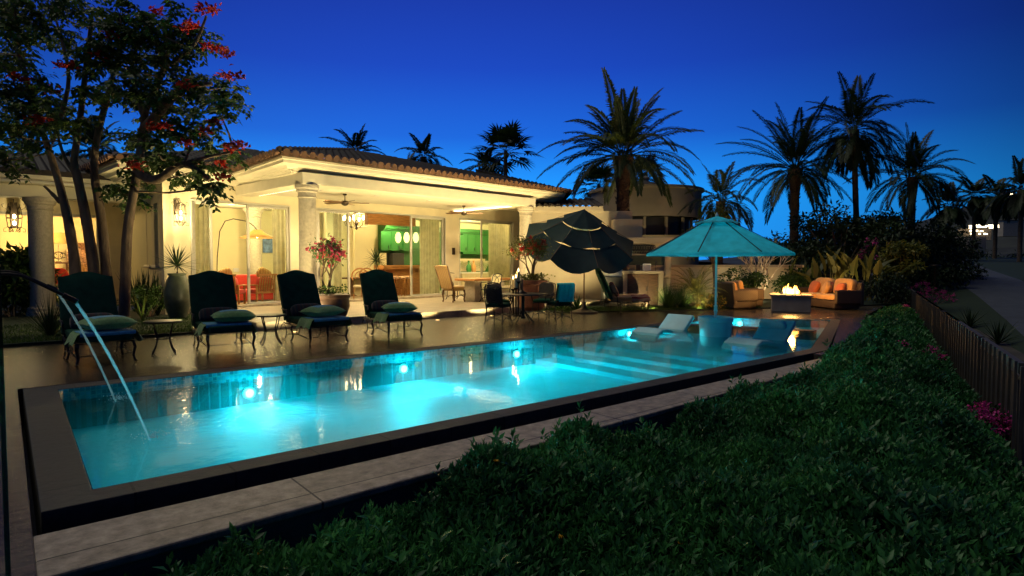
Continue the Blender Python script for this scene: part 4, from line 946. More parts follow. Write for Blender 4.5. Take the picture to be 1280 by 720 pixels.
# ceiling fans
def fan(label, px, v):
    u = U(px, v); r = T('ceiling_fan', label, 'ceiling fan', W3(u, v, 3.64), HA+.4, 'ceiling fans under the porch')
    b = MB(); b.lathe([(.06, 0), (.06, -.04), (.015, -.06), (.015, -.2), (.1, -.22), (.12, -.27), (.1, -.33), (.05, -.36), (.0, -.37)], n=18); b.o('motor', M['bronze'], r)
    for k in range(5):
        b = MB(); a = k*2*pi/5; q = b.box((0, .42, -.27), (.15, .62, .012), ry=.2); R = Matrix.Rotation(a, 3, 'Z'); b.v = [tuple(R @ Vector(x)) for x in b.v]; b.o('blade', M['darkwood'], r, smooth=False)
fan('five blade ceiling fan beside the stone porch column', 432, 1.9); fan('five blade ceiling fan above the wall plate, farther right on the porch', 580, 2.1)
# living room seen left
def local(o, u, v, z, rz=0): o.location = W3(u, v, z); o.rotation_euler.z = HA+rz; return o
vs_ = 6.3
us = (U(270, vs_), U(342, vs_)); sf = local(T('red_sofa', 'long red sofa in the living room behind the arc lamp', 'sofa'), (us[0]+us[1])/2, vs_, .18)
w_ = us[1]-us[0]; b = MB(); b.bb(-w_/2, w_/2, -.45, .45, .05, .42); b.o('base', M['red'], sf, bevel=.04, smooth=False)
b = MB(); b.bb(-w_/2, w_/2, .28, .5, .42, .92); b.o('backrest', M['red'], sf, bevel=.05, smooth=False)
for k, (px, lb) in enumerate(((282, 'striped tan cushion on the left end of the red sofa'), (331, 'striped tan cushion on the right end of the red sofa'))):
    b = MB(); b.ell((0, 0, 0), (.5, .16, .42), Euler((.3, .5 if k else -.5, 0)).to_matrix(), .6, .4, 18, 8); o = b.o('throw_cushion', SG); local(o, U(px, vs_), vs_+.1, 1.12); tag(o, lb, 'cushion')
def wood_chair(label, px, v, rz):
    r = local(T('wood_armchair', label, 'armchair', group='slatted wooden armchairs in the living room'), U(px, v), v, .18, rz)
    b = MB(); b.ell((0, 0, .42), (.6, .6, .16), None, .35, .3, 18, 8); b.o('seat_cushion', M['red'], r)
    b = MB(); b.ell((0, -.24, .66), (.58, .16, .46), Euler((.25, 0, 0)).to_matrix(), .5, .3, 18, 8); b.o('back_cushion', M['red'], r)
    for s in (-1, 1):
        b = MB(); b.box((s*.34, .02, .62), (.07, .72, .04)); b.o('arm', M['wood'], r, bevel=.01)
        for y in (-.3, .3): b = MB(); b.box((s*.34, y, .3), (.05, .05, .6)); b.o('leg', M['wood'], r)
    b = MB()
    for k in range(7): b.box((-.27+.09*k, -.36, .66), (.045, .02, .56), rx=.2)
    b.box((0, -.42, .95), (.7, .04, .06)); b.box((0, -.31, .38), (.7, .04, .06)); b.o('backrest', M['wood'], r); return r
wood_chair('wooden armchair with red cushions, left one turned towards the red sofa', 291, 4.9, -.9)
wood_chair('wooden slat back armchair turned away from the pool, right of the other', 324, 4.7, .25)
# arc lamp
al = local(T('arc_lamp', 'tall arc floor lamp with a wide pleated shade glowing over the armchairs', 'floor lamp'), U(270, 4.75), 4.75, .18)
vl = 4.75; uS = U(322, vl)-U(270, vl); zs = Z(322, 292, vl)-.18
b = MB(); b.lathe([(.2, 0), (.2, .03), (.03, .05)], n=20); b.o('base', M['bronze'], al)
topz = Z(300, 274, vl)-.18
b = MB(); b.tube([(0, 0, .03), (.04, 0, topz*.55), (.13, 0, topz*.85), (.3, 0, topz*.97), (.55, 0, topz), (uS-.3, 0, topz-.06), (uS-.1, 0, topz-.2), (uS, 0, zs+.12)], .014, 8); b.o('pole', M['bronze'], al)
b = MB(); n_ = 48
def shd(s, t):
    a = 2*pi*s; r_ = (.12 if t < .001 else .14+.40*t)*(1+.03*cos(24*a)); return (uS+r_*cos(a), r_*sin(a), zs+.12-(.0 if t < .001 else .03)-.24*t**.8)
b.grid(shd, 96, 6); sh = b.o('lamp_shade', clothmat('lamp_raffia', (.6, .33, .09), .5), al, ang=80)
b = MB(); b.ell((uS, 0, zs-.07), (.12, .12, .14), n=12, m=8); b.o('bulb', M['warmbulb'], al); pt(hw(U(270, vl)+uS, vl, .18+zs-.16), 30, WC, .05)
b = MB(); b.bb(-.22, .22, 0, .03, -.3, .3); o = b.o('wall_art', M['art'], smooth=False); local(o, U(336, VB-.05), VB-.06, 2.2); tag(o, 'blue patterned panel on the back wall behind the sofa', 'wall art')
b = MB(); b.bb(-.1, .1, 0, .02, -.07, .07); o = b.o('switch_plate', M['white'], smooth=False, bevel=.004); local(o, U(296, VB-.1), VB-.03, 1.25); tag(o, 'small white switch plate on the living room wall', 'switch')
# dining room: chandelier, table, rattan chairs
vc = 6.2; uc = U(446, vc); zc_ = Z(446, 275, vc)
ch = local(T('chandelier', 'iron candle chandelier alight in the dining room behind the bougainvillea', 'chandelier'), uc, vc, zc_)
b = MB(); b.tube([(0, 0, -.3), (0, 0, .5), (0, 0, 3.5-zc_)], .014, 6); b.lathe([(.0, -.4), (.06, -.34), (.03, -.25), (.08, -.15), (.03, 0)], n=12)
for k in range(8):
    a = k*pi/4; c_, s_ = cos(a), sin(a); b.tube([(0, 0, -.2), (c_*.2, s_*.2, -.3), (c_*.42, s_*.42, -.22), (c_*.5, s_*.5, -.02)], .011, 5); b.tube([(c_*.1, s_*.1, -.1), (c_*.22, s_*.22, .1), (c_*.12, s_*.12, .25), (0, 0, .3)], .008, 5)
b.o('frame', M['bronze'], ch)
for k in range(8):
    a = k*pi/4; b = MB(); b.lathe([(.016, -.02), (.016, .08), (.016, .1), (.015, .13), (0, .16)], (cos(a)*.5, sin(a)*.5, 0), 8); b.o('candle_bulb', M['warmbulb'], ch)
def rattan(label, px, v, rz):
    r = local(T('rattan_chair', label, 'chair', group='hoop backed rattan chairs indoors'), U(px, v), v, .18, rz)
    b = MB(); b.ell((0, 0, .45), (.52, .5, .1), None, .4, .5, 16, 6); b.o('seat', M['cream'], r)
    b = MB(); b.tube(arc((0, -.24, .82), .3, -.5, pi+.5, 16, (1, 0, 0), (0, -.15, 1)), .028, 7); b.tube(arc((0, -.24, .82), .18, -.5, pi+.5, 12, (1, 0, 0), (0, -.15, 1)), .018, 6); b.o('backrest', M['wood'], r)
    for s in (-1, 1):
        for y in (-.2, .2): b = MB(); b.tube([(s*.22, y, .43), (s*.24, y*1.1, 0)], .02, 6); b.o('leg', M['wood'], r)
rattan('hoop backed rattan chair near the dark back of the third lounger', 450, 5.0, 2.6); rattan('hoop backed rattan chair next to the indoor yucca', 461, 5.6, 2.9)
dn = local(T('dining_table', 'wooden dining table under the iron chandelier', 'table'), uc, vc+.4, .18)
b = MB(); b.lathe([(0, .7), (.7, .7), (.72, .75), (0, .76)], n=32); b.o('table_top', M['darkwood'], dn); b = MB(); b.lathe([(.25, 0), (.08, .1), (.08, .7)], n=16); b.o('pedestal', M['darkwood'], dn)
# kitchen
kv = VB-.02
def kb(m, name, px0, px1, z0, z1, dep, parent, v=kv, **k):
    b = MB(); b.bb(U(px0, v), U(px1, v), v-dep, v, z0, z1); return b.o(name, m, parent, smooth=False, **k)
kt = T('kitchen_cabinets', 'green kitchen wall units with cornice along the back of the house', 'cabinet', (HC[0], HC[1], 0), HA)
kb(M['green'], 'back_panel', 473, 612, .18, 3.2, .03, kt)
kb(M['green'], 'upper_cabinet', 473, 518, 2.1, 2.95, .4, kt, kv-.03, bevel=.01); kb(M['green'], 'upper_cabinet', 572, 605, 1.95, 2.95, .4, kt, kv-.03, bevel=.01)
b = MB(); b.bb(U(473, kv), U(612, kv), kv-.5, kv-.03, 2.955, 3.02); b.bb(U(473, kv), U(612, kv), kv-.56, kv-.03, 3.022, 3.1); b.bb(U(473, kv), U(612, kv), kv-.6, kv-.03, 3.102, 3.18); b.o('cornice', M['green'], kt, smooth=False)
for px in (475, 488, 503, 573, 583.5, 594):
    a = U(px, kv-.43)+.05; w2 = U(px+ (11 if px < 560 else 9.5), kv-.43)
    b = MB(); b.bb(a, w2, kv-.455, kv-.432, 2.05, 2.9); d = b.o('door', M['green'], kt, smooth=False, bevel=.006)
    b = MB(); b.bb(a+.07, w2-.07, kv-.462, kv-.456, 2.14, 2.8); b.o('panel', M['green'], d, smooth=False, bevel=.01)
    b = MB(); b.box((w2-.03, kv-.475, 2.2), (.02, .03, .14)); b.o('handle', M['black'], d)
kb(M['cream'], 'base_cabinet', 560, 612, .18, 1.05, .6, kt, kv-.03, bevel=.01)
lat = tilemat('lattice_tiles', (.75, .62, .3), (.02, .05, .03), .16, .16, .4, var=.1, mortar=.035, streak=False, rot=radians(45)); 
b = MB()
u0_, u1_ = U(573, kv-.45), U(606, kv-.45)
for k in range(22):
    x = u0_+(u1_-u0_)*k/21
    for s in (-1, 1): b.tube([(x, kv-.46, 1.16), (x+s*.36, kv-.46, 1.62)], .022, 5)
b.bb(u0_, u1_, kv-.48, kv-.44, 1.1, 1.16); b.bb(u0_, u1_, kv-.48, kv-.44, 1.62, 1.72); b.o('lattice_front', M['cream'], kt, smooth=False)
kb(M['black'], 'oven', 483, 497, 1.0, 1.95, .5, kt, kv-.03, bevel=.01)
b = MB(); b.bb(U(476, kv-.4)+.0, U(476, kv-.4)+.02, kv-.45, kv-.44, 1.1, 1.9); b.bb(U(474, kv-.4), U(482.5, kv-.4), kv-.44, kv-.42, .9, 1.95); b.o('display_niche', M['cream'], kt, smooth=False)
vb = 6.0; bc = T('breakfast_bar', 'honey wood breakfast bar in the kitchen', 'bar counter', (HC[0], HC[1], 0), HA)
b = MB(); b.bb(U(474, vb), U(533, vb), vb-.3, vb+.4, Z(500, 336, vb), Z(500, 331.5, vb)); b.o('counter_top', M['wood'], bc, smooth=False, bevel=.01)
b = MB(); b.bb(U(478, vb), U(530, vb), vb, vb+.3, .18, Z(500, 336, vb)-.002); b.o('front_panel', M['wood'], bc, smooth=False)
def stool(label, px, v, first=[]):
    if first: return dup(first[0], label, W3(U(px, v), v, .18), HA)
    r = local(T('bar_stool', label, 'stool', group='bar stools along the breakfast bar'), U(px, v), v, .18); first.append(r)
    b = MB(); b.ell((0, 0, .74), (.44, .42, .12), None, .5, .5, 16, 6); b.o('seat', M['floral'], r)
    for s in (-1, 1):
        for y in (-1, 1): b = MB(); b.tube([(s*.16, y*.16, .7), (s*.2, y*.2, 0)], .026, 6); b.o('leg', M['wood'], r)
    b = MB(); b.tube([(-.18, -.18, .3), (.18, -.18, .3), (.18, .18, .3), (-.18, .18, .3), (-.18, -.18, .3)], .018, 6); b.o('stretcher', M['wood'], r); return r
stool('floral bar stool at the breakfast bar, next to the indoor yucca', 480, 5.45); stool('floral bar stool at the breakfast bar, middle one of three', 493, 5.45); stool('floral bar stool at the breakfast bar, next to the door frame', 507, 5.45)
for lb, px in (('glowing glass pendant over the breakfast bar, left of three', 498), ('glowing glass pendant over the breakfast bar, middle of three', 508.5), ('glowing glass pendant over the breakfast bar, right of three', 520)):
    v = 6.2; u = U(px, v); z = Z(px, 297, v); r = local(T('pendant_lamp', lb, 'pendant lamp', group='pendants over the breakfast bar'), u, v, z)
    b = MB(); b.lathe([(.05, -.22), (.11, -.12), (.13, 0), (.1, .14), (.05, .22)], n=16, cap=False); b.o('glass_shade', M['greenbulb'], r); b = MB(); b.tube([(0, 0, .22), (0, 0, zc-z)], .008, 5); b.o('cord', M['black'], r)
b = MB(); b.bb(U(459, 5.3), U(518, 5.3), 5.2, 5.45, 3.0, 3.45); o = b.o('ceiling_beam', M['wood'], house, smooth=False, bevel=.01)
for px, lb in ((586, 'green glass bottle vase on the kitchen counter, left one'), (592, 'amber glass bottle vase on the kitchen counter, right one')):
    v = kv-.75; b = MB(); b.lathe([(.1, 0), (.13, .12), (.12, .3), (.05, .4), (.05, .55), (.06, .57)], n=14); o = b.o('bottle_vase', M['green'] if px < 590 else M['sand']); local(o, U(px, v), v, 1.06); tag(o, lb, 'vase')
kd = T('kitchen_sideboard', 'cream sideboard under the lattice front in the kitchen', 'sideboard', (HC[0], HC[1], 0), HA)
b = MB(); v = kv-.75; b.bb(U(574, v), U(606, v), v-.2, v+.2, 1.0, 1.06); b.o('top', M['white'], kd, smooth=False); b = MB(); b.bb(U(575, v), U(605, v), v-.18, v+.1, .18, 1.0); b.o('body', M['cream'], kd, smooth=False)
# bedroom in the left wing
bt = T('bedside_table', 'small dark table under the bedroom lamp', 'table', (1.02, 28.6, .1)); b = MB(); b.bb(-.3, .3, -.25, .25, .62, .68); b.o('table_top', M['darkwood'], bt, smooth=False)
for x in (-.25, .25):
    for y in (-.2, .2): b = MB(); b.bb(x-.02, x+.02, y-.02, y+.02, 0, .62); b.o('leg', M['darkwood'], bt, smooth=False)
q = atd(73, 318, 23.5)
bl = T('bedside_lamp', 'table lamp with a scrolled iron base and drum shade in the left wing', 'table lamp', (q.x, q.y, q.z-.3))
bt.location = (q.x, q.y, q.z-.98)
b = MB(); b.tube(arc((0, 0, .26), .14, 0, 2*pi, 20), .018, 6); b.tube([(0, 0, 0), (0, 0, .8)], .012, 6)
for s in (-1, 1): b.tube(arc((s*.14, 0, .26), .09, 0, 5.5, 12), .013, 5)
b.lathe([(.1, 0), (.09, .02), (.02, .04)], n=14); b.o('base', M['bronze'], bl)
b = MB(); b.lathe([(.42, .72), (.38, 1.12)], n=28, cap=False); b.o('lamp_shade', clothmat('drum_shade', (.45, .28, .1), .5), bl); pt(bl.location+Vector((0, 0, .9)), 25, WC, .05)
q = atd(108, 322, 24.5); b = MB(); b.ell((0, 0, 0), (1.3, .16, 1.2), None, .4, .3, 20, 8); o = b.o('bed_headboard', M['floral']); o.location = q; tag(o, 'floral padded headboard seen through the left wing glass', 'headboard')
for lb, px in (('red rounded chair on the left wing porch, left of the tree trunks', 72), ('red rounded chair on the left wing porch, between the tree trunks', 122)):
    q = atd(px, 335, 22.5); r = T('porch_chair', lb, 'chair', (q.x, q.y, .1), 0, 'red chairs on the left wing porch')
    b = MB(); b.ell((0, 0, .5), (.62, .6, .2), None, .5, .4, 18, 8); b.o('seat', M['red'], r); b = MB(); b.ell((0, -.28, .85), (.64, .16, .75), None, .7, .5, 18, 10); b.o('backrest', M['red'], r)
    for s in (-1, 1):
        for y in (-.22, .22): b = MB(); b.tube([(s*.24, y, .45), (s*.25, y, 0)], .025, 6); b.o('leg', M['darkwood'], r)
# ------------------------------------------------------------------ plants
def frond(b, base, az, el, L_, droop, nl, wl, ll, seg=9, vee=.5):
    """one feather palm frond: rachis plus leaflets"""
    d = Vector((cos(az)*cos(el), sin(az)*cos(el), sin(el))); p = Vector(base); pts = [p.copy()]; ds = [d.copy()]
    for i in range(seg):
        d = (d+Vector((0, 0, -droop/seg*(1+i/seg)))).normalized(); p = p+d*L_/seg; pts.append(p.copy()); ds.append(d.copy())
    b.tube(pts, [.02*L_/3*(1-.8*i/seg)+.004 for i in range(seg+1)], 3, cap=False)
    for k in range(nl):
        t = .16+.84*(k+.5)/nl; f = t*seg; i = min(int(f), seg-1); q = pts[i].lerp(pts[i+1], f-i); dd = ds[i].lerp(ds[i+1], f-i).normalized()
        sd_ = dd.cross(Vector((0, 0, 1))); sd_ = sd_.normalized() if sd_.length > 1e-3 else Vector((1, 0, 0)); up = sd_.cross(dd)
        lf = ll*(.35+.65*sin(pi*min(1, t*.9+.12)))*random.uniform(.85, 1.1); w = wl
        for s in (-1, 1):
            o = (dd*(.55+.5*t)+sd_*s*(1.0-.4*t)+up*vee*random.uniform(.2, 1)).normalized(); m = q+o*lf*.55; e = q+o*lf+Vector((0, 0, -.28*lf)); n = o.cross(up).normalized()*w/2 if o.cross(up).length > 1e-3 else sd_*w/2
            b.add([q, m-n, m+n, e], [(0, 1, 2), (1, 3, 2)])
def palm(label, base, h, R, nf, fl, group=None, lean=(0, 0), nl=34, vee=.35, el0=-.35, el1=1.45, droop=1.0, m='frond', seed=1, wl=.035, ll=.5, boots=True, name='palm_tree'):
    st_ = random.getstate(); random.seed(seed)
    r = T(name, label, 'palm tree', base, 0, group); top = Vector((lean[0], lean[1], h))
    b = MB(); n = 18; pts = [top*(i/n)+Vector((lean[0]*.3*sin(pi*i/n), 0, 0)) for i in range(n+1)]
    rad = [R*(1.25-.35*min(1, i/4) if i < 4 else .9+.06*((i % 2)-.5)) if i < n-3 else R*(1.0+.18*(i-n+3)) for i in range(n+1)]
    b.tube(pts, rad, 12)
    if boots:
        for k in range(int(h*16)):
            t = k/(h*16); a = k*2.4; q = top*t; d = Vector((cos(a), sin(a), 1.2)).normalized(); c_ = q+Vector((cos(a), sin(a), 0))*R*.9
            sd_ = Vector((-sin(a), cos(a), 0))*R*.42; b.add([c_-sd_, c_+sd_, c_+d*R*.6+Vector((0, 0, .02))], [(0, 1, 2)])
    b.o('trunk', M['palmbark'], r, ang=60)
    b = MB()
    for k in range(nf):
        t = (k+.5)/nf; el = el1-(el1-el0)*t**.85+random.uniform(-.16, .16); az = k*2.399+random.uniform(-.4, .4)
        frond(b, top+Vector((cos(az)*R*.5, sin(az)*R*.5, -.1+.25*(1-t))), az, el, fl*random.uniform(.72, 1.1)*(.8+.2*sin(pi*t)), droop*(.55+.6*t)*random.uniform(.75, 1.4), nl, wl, ll, vee=vee)
    b.o('crown', M[m], r, smooth=False); random.setstate(st_); return r
def fanpalm(label, base, h, R, n, fr, group, seed=1, name='fan_palm', m='leafdark'):
    st_ = random.getstate(); random.seed(seed); r = T(name, label, 'palm tree', base, 0, group)
    b = MB(); b.tube([(0, 0, 0), (.05, 0, h*.5), (0, 0, h)], [R*1.3, R, R*.9], 10); b.o('trunk', M['palmbark'], r)
    b = MB()
    for k in range(n):
        t = (k+.5)/n; el = 1.3-1.9*t; az = k*2.399; d = Vector((cos(az)*cos(el), sin(az)*cos(el), sin(el))); L1 = fr*random.uniform(.45, .6); c_ = Vector((0, 0, h))+d*L1+Vector((0, 0, -.1*L1)); b.tube([(0, 0, h), c_], .02, 3, cap=False)
        x, y, _ = basis(d)
        for j in range(15):
            a = -1.9+3.8*j/14; o = (d*cos(a)+x*sin(a)+y*.25*abs(sin(a))).normalized(); n_ = o.cross(y).normalized()*fr*.035; l = fr*.55*(1-.25*abs(a)/1.9); e = c_+o*l+Vector((0, 0, -.22*l)); mm = c_+o*l*.5
            b.add([c_, mm-n_, mm+n_, e], [(0, 1, 2), (1, 3, 2)])
    b.o('crown', M[m], r, smooth=False); random.setstate(st_); return r
def ground_at(px, dep, z=-.6): q = atd(px, 329, dep); return Vector((q.x, q.y, z))
def palm_px(label, px, py, dep, R, nf, fl, group, **k):
    g_ = ground_at(px, dep, k.pop('z0', -.6)); h = atd(px, py, dep).z-g_.z; return palm(label, g_, h, R, nf, fl, group, **k)
palm_px('large date palm with an arching feathery crown behind the tilted parasol', 778, 197, 26, .30, 46, 3.7, None, nl=68, seed=3, ll=.56, el0=.0, droop=.9, wl=.06, vee=.3)
GP = 'tall palms silhouetted beyond the fire pit'
palm_px('tall feathery palm behind the teal parasol, leftmost of the big right hand group', 992, 212, 34, .26, 50, 4.2, GP, nl=64, seed=4, ll=.62, el0=-.3, droop=.85, wl=.055, m='leafdark')
palm_px('tallest palm of the right hand group with a slender curved trunk', 1078, 165, 33, .16, 40, 3.6, GP, nl=60, seed=5, ll=.72, el0=-.8, droop=1.1, wl=.055, boots=False, lean=(-.7, .3), m='leafdark')
palm_px('lower palm with a spiky crown at the right edge of the dark trees', 1138, 222, 36, .22, 40, 3.4, GP, nl=58, seed=6, ll=.6, wl=.055, m='leafdark')
palm_px('small lit yellowish palm between the round building and the bare tree', 900, 252, 27, .14, 22, 2.2, None, nl=50, seed=7, ll=.5, wl=.05, droop=1.2, boots=False)
GB = 'distant palms rising behind the villa roof'
for lb, px, py, dep, fl, sd_ in (('distant feather palm behind the roof, just right of the roof peak', 446, 192, 52, 2.9, 11), ('distant feather palm behind the roof above the kitchen door', 530, 197, 55, 2.6, 12), ('distant low feather palm left of the shaggy fan palm', 607, 208, 52, 2.2, 13), ('dark feather palm behind the flowering tree trunks', 122, 190, 34, 2.6, 14), ('dark feather palm above the left wing roof at the left border', 40, 205, 36, 2.8, 15)):
    palm_px(lb, px, py, dep, .2, 24, fl, GB, nl=46, seed=sd_, ll=.6, wl=.09, boots=False, m='leafdark')
for lb, px, py, dep, fr, sd_ in (('shaggy fan palm behind the right half of the villa roof', 632, 190, 48, 1.9, 21), ('small fan palm behind the left side of the domed building', 748, 232, 48, 1.5, 22), ('small fan palm beside the finial of the domed building', 806, 217, 50, 1.3, 23), ('tiny fan palm behind the date palm crown', 786, 222, 52, 1.2, 24)):
    g_ = ground_at(px, dep); fanpalm(lb, g_, atd(px, py, dep).z-g_.z, .16, 26, fr*1.5, 'distant fan palms', sd_)
GR = 'palms far right against the hillside'
for lb, px, py, dep, fl, sd_ in (('dark palm at the foot of the hill, left of three', 1216, 246, 60, 3.0, 31), ('dark palm at the foot of the hill, middle of three', 1243, 246, 58, 3.0, 32), ('dark palm at the foot of the hill, at the right border', 1274, 238, 52, 3.2, 33), ('small dark palm at the edge of the tree mass by the path', 1184, 258, 55, 2.6, 34)):
    palm_px(lb, px, py, dep, .2, 22, fl, GR, nl=46, seed=sd_, ll=.75, wl=.11, boots=False, m='leafdark', el0=-.9)
# ---- leafy clumps
def cloud_pts(c, r, n, shell=.55):
    d = rng.normal(size=(n, 3)); d /= np.linalg.norm(d, axis=1)[:, None]; k = (shell+(1-shell)*rng.random(n))[:, None]; return np.asarray(c)+d*k*np.asarray(r), d
def bush(label, loc, clumps, m, n, ls, cat='shrub', name='shrub', group=None, stems=True, flowers=None, fm=None, down=.2, lw=.5):
    """clumps: list of (centre, radii) in local coordinates"""
    r = T(name, label, cat, loc, 0, group); P = []; D = []
    for c, q in clumps:
        p, d = cloud_pts(c, q, int(n/len(clumps))); P.append(p); D.append(d*.8+rng.normal(size=d.shape)*.6+np.array([0, 0, -down]))
    P = np.concatenate(P); D = np.concatenate(D); P[:, 2] = np.maximum(P[:, 2], .02)
    leafcloud('foliage', M[m], r, P, D, rng.uniform(ls*.6, ls*1.3, len(P)), ls*lw)
    if stems:
        b = MB()
        for c, q in clumps: b.tube([(c[0]*.15, c[1]*.15, 0), (c[0]*.5, c[1]*.5, c[2]*.5), tuple(c)], [.03, .02, .01], 5, cap=False)
        b.o('stem', M['bark'], r)
    if flowers:
        P = []; D = []
        for c, q in clumps:
            for _ in range(flowers):
                p, d = cloud_pts(c, q, 1, .95); k = 14; P.append(p+rng.normal(size=(k, 3))*ls*.45); D.append(d+rng.normal(size=(k, 3))*.8)
        P = np.concatenate(P); D = np.concatenate(D); P[:, 2] = np.maximum(P[:, 2], .03); leafcloud('blossom', M[fm], r, P, D, ls*.6, ls*.45)
    return r
def tree(label, loc, clumps, m, n, ls, trunk_r, group=None, name='broadleaf_tree', th=2.):
    r = T(name, label, 'tree', loc, 0, group); b = MB(); b.tube([(0, 0, 0), (.1, 0, th*.5), (0, .05, th)], [trunk_r*1.3, trunk_r, trunk_r*.85], 9)
    for c, q in clumps: b.tube([(0, .05, th*.9), ((c[0])*.5, c[1]*.5, (th+c[2])*.5), tuple(c)], [trunk_r*.6, trunk_r*.35, .02], 6, cap=False)
    b.o('trunk', M['bark'], r); P = []; D = []
    for c, q in clumps:
        p, d = cloud_pts(c, q, int(n/len(clumps)), .35); P.append(p); D.append(d*.6+rng.normal(size=d.shape)*.7+np.array([0, 0, -.3]))
    P = np.concatenate(P); D = np.concatenate(D); leafcloud('crown', M[m], r, P, D, rng.uniform(ls*.6, ls*1.4, len(P)), ls*.5); return r
def rclumps(n, R, z0, z1, q0, q1, seed):
    s = random.Random(seed); o = []
    for k in range(n):
        a = s.random()*6.28; t = s.random(); rr = R*s.random()**.5; z = z0+(z1-z0)*t; rr *= (1-.55*max(0, t-.4)); q = s.uniform(q0, q1); o.append(((rr*cos(a), rr*sin(a), z), (q, q, q*.75)))
    return o
# ---- dark trees right
GT = 'dark trees behind the fire pit'
for lb, px, dep, R, z1, n, sd_ in (('dense dark tree directly behind the wicker sofa', 1050, 30, 2.8, 4.4, 7000, 1), ('wide dark tree behind the tallest palm', 1120, 34, 3.4, 4.4, 8000, 2), ('dark tree behind the bare lit tree', 1010, 38, 3.0, 3.9, 6000, 3), ('low dark tree sloping down towards the path', 1165, 38, 2.6, 3.6, 6000, 4)):
    tree(lb, ground_at(px, dep), rclumps(26, R, .9, z1, .7, 1.25, sd_), 'leafdark', n, .24, .16, GT, th=1.6)
tree('distant dark tree mass left of the hill palms', ground_at(1200, 60), rclumps(16, 3.5, .5, 3.0, .8, 1.4, 8), 'leafdark', 3500, .3, .16, GT)
tree('distant dark tree at the far right border below the hill', ground_at(1262, 62), rclumps(18, 5, .5, 3.0, .8, 1.4, 9), 'leafdark', 4000, .3, .16, GT)
tree('low dark tree behind the round building, left of the date palm trunk', ground_at(690, 42), rclumps(14, 2.2, 3.5, 5.6, .5, 1.0, 10), 'leafdark', 3000, .24, .14, None, th=3)
tree('loose yellow green tree leaning over the teal parasol from behind', ground_at(892, 24.5, 0), rclumps(12, 1.1, 2.0, 3.6, .3, .55, 12), 'leafyel', 1500, .14, .06, None, th=1.7)
# bare lit tree
def bare_tree(label, loc, H_, seed, m='stonecol'):
    s = random.Random(seed); r = T('bare_tree', label, 'tree', loc); b = MB(); tips = []
    def br(p, d, L_, rad, k):
        q = p+d*L_; mid = p.lerp(q, .5)+Vector((s.uniform(-1, 1), s.uniform(-1, 1), .3))*L_*.06; b.tube([p, mid, q], [rad, rad*.85, rad*.7], 6, cap=False)
        if k == 0: tips.append((q, d)); return
        for j in range(s.choice((2, 3, 3))):
            nd = (d+Vector((s.uniform(-1, 1), s.uniform(-1, 1), s.uniform(-.1, .7)))*.75).normalized(); br(q, nd, L_*s.uniform(.62, .85), rad*.68, k-1)
    for j in range(4):
        a = j*1.57+.4; br(Vector((0, 0, 0)), Vector((cos(a)*.35, sin(a)*.35, 1)).normalized(), H_*.3, .045, 4)
    b.o('trunk', M[m], r, ang=80)
    P = np.array([tuple(q) for q, d in tips for _ in range(4)]); D = np.array([tuple(d) for q, d in tips for _ in range(4)])+rng.normal(size=(len(P), 3))*.6
    leafcloud('crown', M['leafyel'], r, P, D, rng.uniform(.05, .12, len(P)), .05); return r
bare_tree('bare many branched tree lit from below between armchairs and garden wall', ground_at(951, 23.6, .02), 2.5, 5)
# ---- lit sago palms and other spiky plants
def sago(label, loc, n, L_, trunk_h, seed, m='sago', group=None, el0=.1):
    st_ = random.getstate(); random.seed(seed); r = T('sago_palm', label, 'sago palm', loc, 0, group); b = MB(); b.lathe([(.16, 0), (.19, trunk_h*.5), (.15, trunk_h)], n=14)
    for k in range(60):
        a = k*2.4; z = trunk_h*k/60; b.add([(cos(a-.2)*.18, sin(a-.2)*.18, z), (cos(a+.2)*.18, sin(a+.2)*.18, z), (cos(a)*.25, sin(a)*.25, z+.07)], [(0, 1, 2)])
    b.o('trunk', M['palmbark'], r); b = MB()
    for k in range(n):
        t = (k+.5)/n; frond(b, (0, 0, trunk_h), k*2.399, 1.35-(1.35-el0)*t, L_*random.uniform(.85, 1.1), .9, 30, .018, .17, vee=.8)
    b.o('crown', M[m], r, smooth=False); random.setstate(st_); return r
pz = at(869, 384, .02); sago('sago palm glowing yellow in garden light left of the wicker armchairs', pz, 44, 1.25, .42, 3)
spot(pz+Vector((-.75, -.65, .05)), pz+Vector((0, 0, .8)), 70, (1, .8, .4), 110); spot(pz+Vector((.55, -.3, .05)), pz+Vector((0, 0, .9)), 25, (1, .8, .4), 110)
q = ground_at(58, 18.6, .05); sago('sago palm lit from below beside the left wing porch', q, 36, 1.15, .3, 4); spot(q+Vector((.35, -.7, .1)), q+Vector((0, .1, .8)), 28, (1, .85, .5), 110)
def rosette(label, loc, n, L_, w, m, name='agave', cat='plant', group=None, el=(.3, 1.5), droop=.5, seed=1, stem=0., stiff=True, tips=.0):
    st_ = random.getstate(); random.seed(seed); r = T(name, label, cat, loc, 0, group); b = MB()
    for k in range(n):
        e_ = el[1]-(el[1]-el[0])*((k+.5)/n)+random.uniform(-.1, .1); a = k*2.399; d = Vector((cos(a)*cos(e_), sin(a)*cos(e_), sin(e_))); b.blade((cos(a)*w*.4, sin(a)*w*.4, stem), d, L_*random.uniform(.75, 1.1), w, droop, 5, .25, tips)
    b.o('foliage', M[m], r, smooth=False, ang=60)
    if stem: b = MB(); b.tube([(0, 0, 0), (.02, 0, stem)], [.05, .04], 8); b.o('stem', M['palmbark'], r)
    random.setstate(st_); return r
ps = 'snake plants along the side wall'
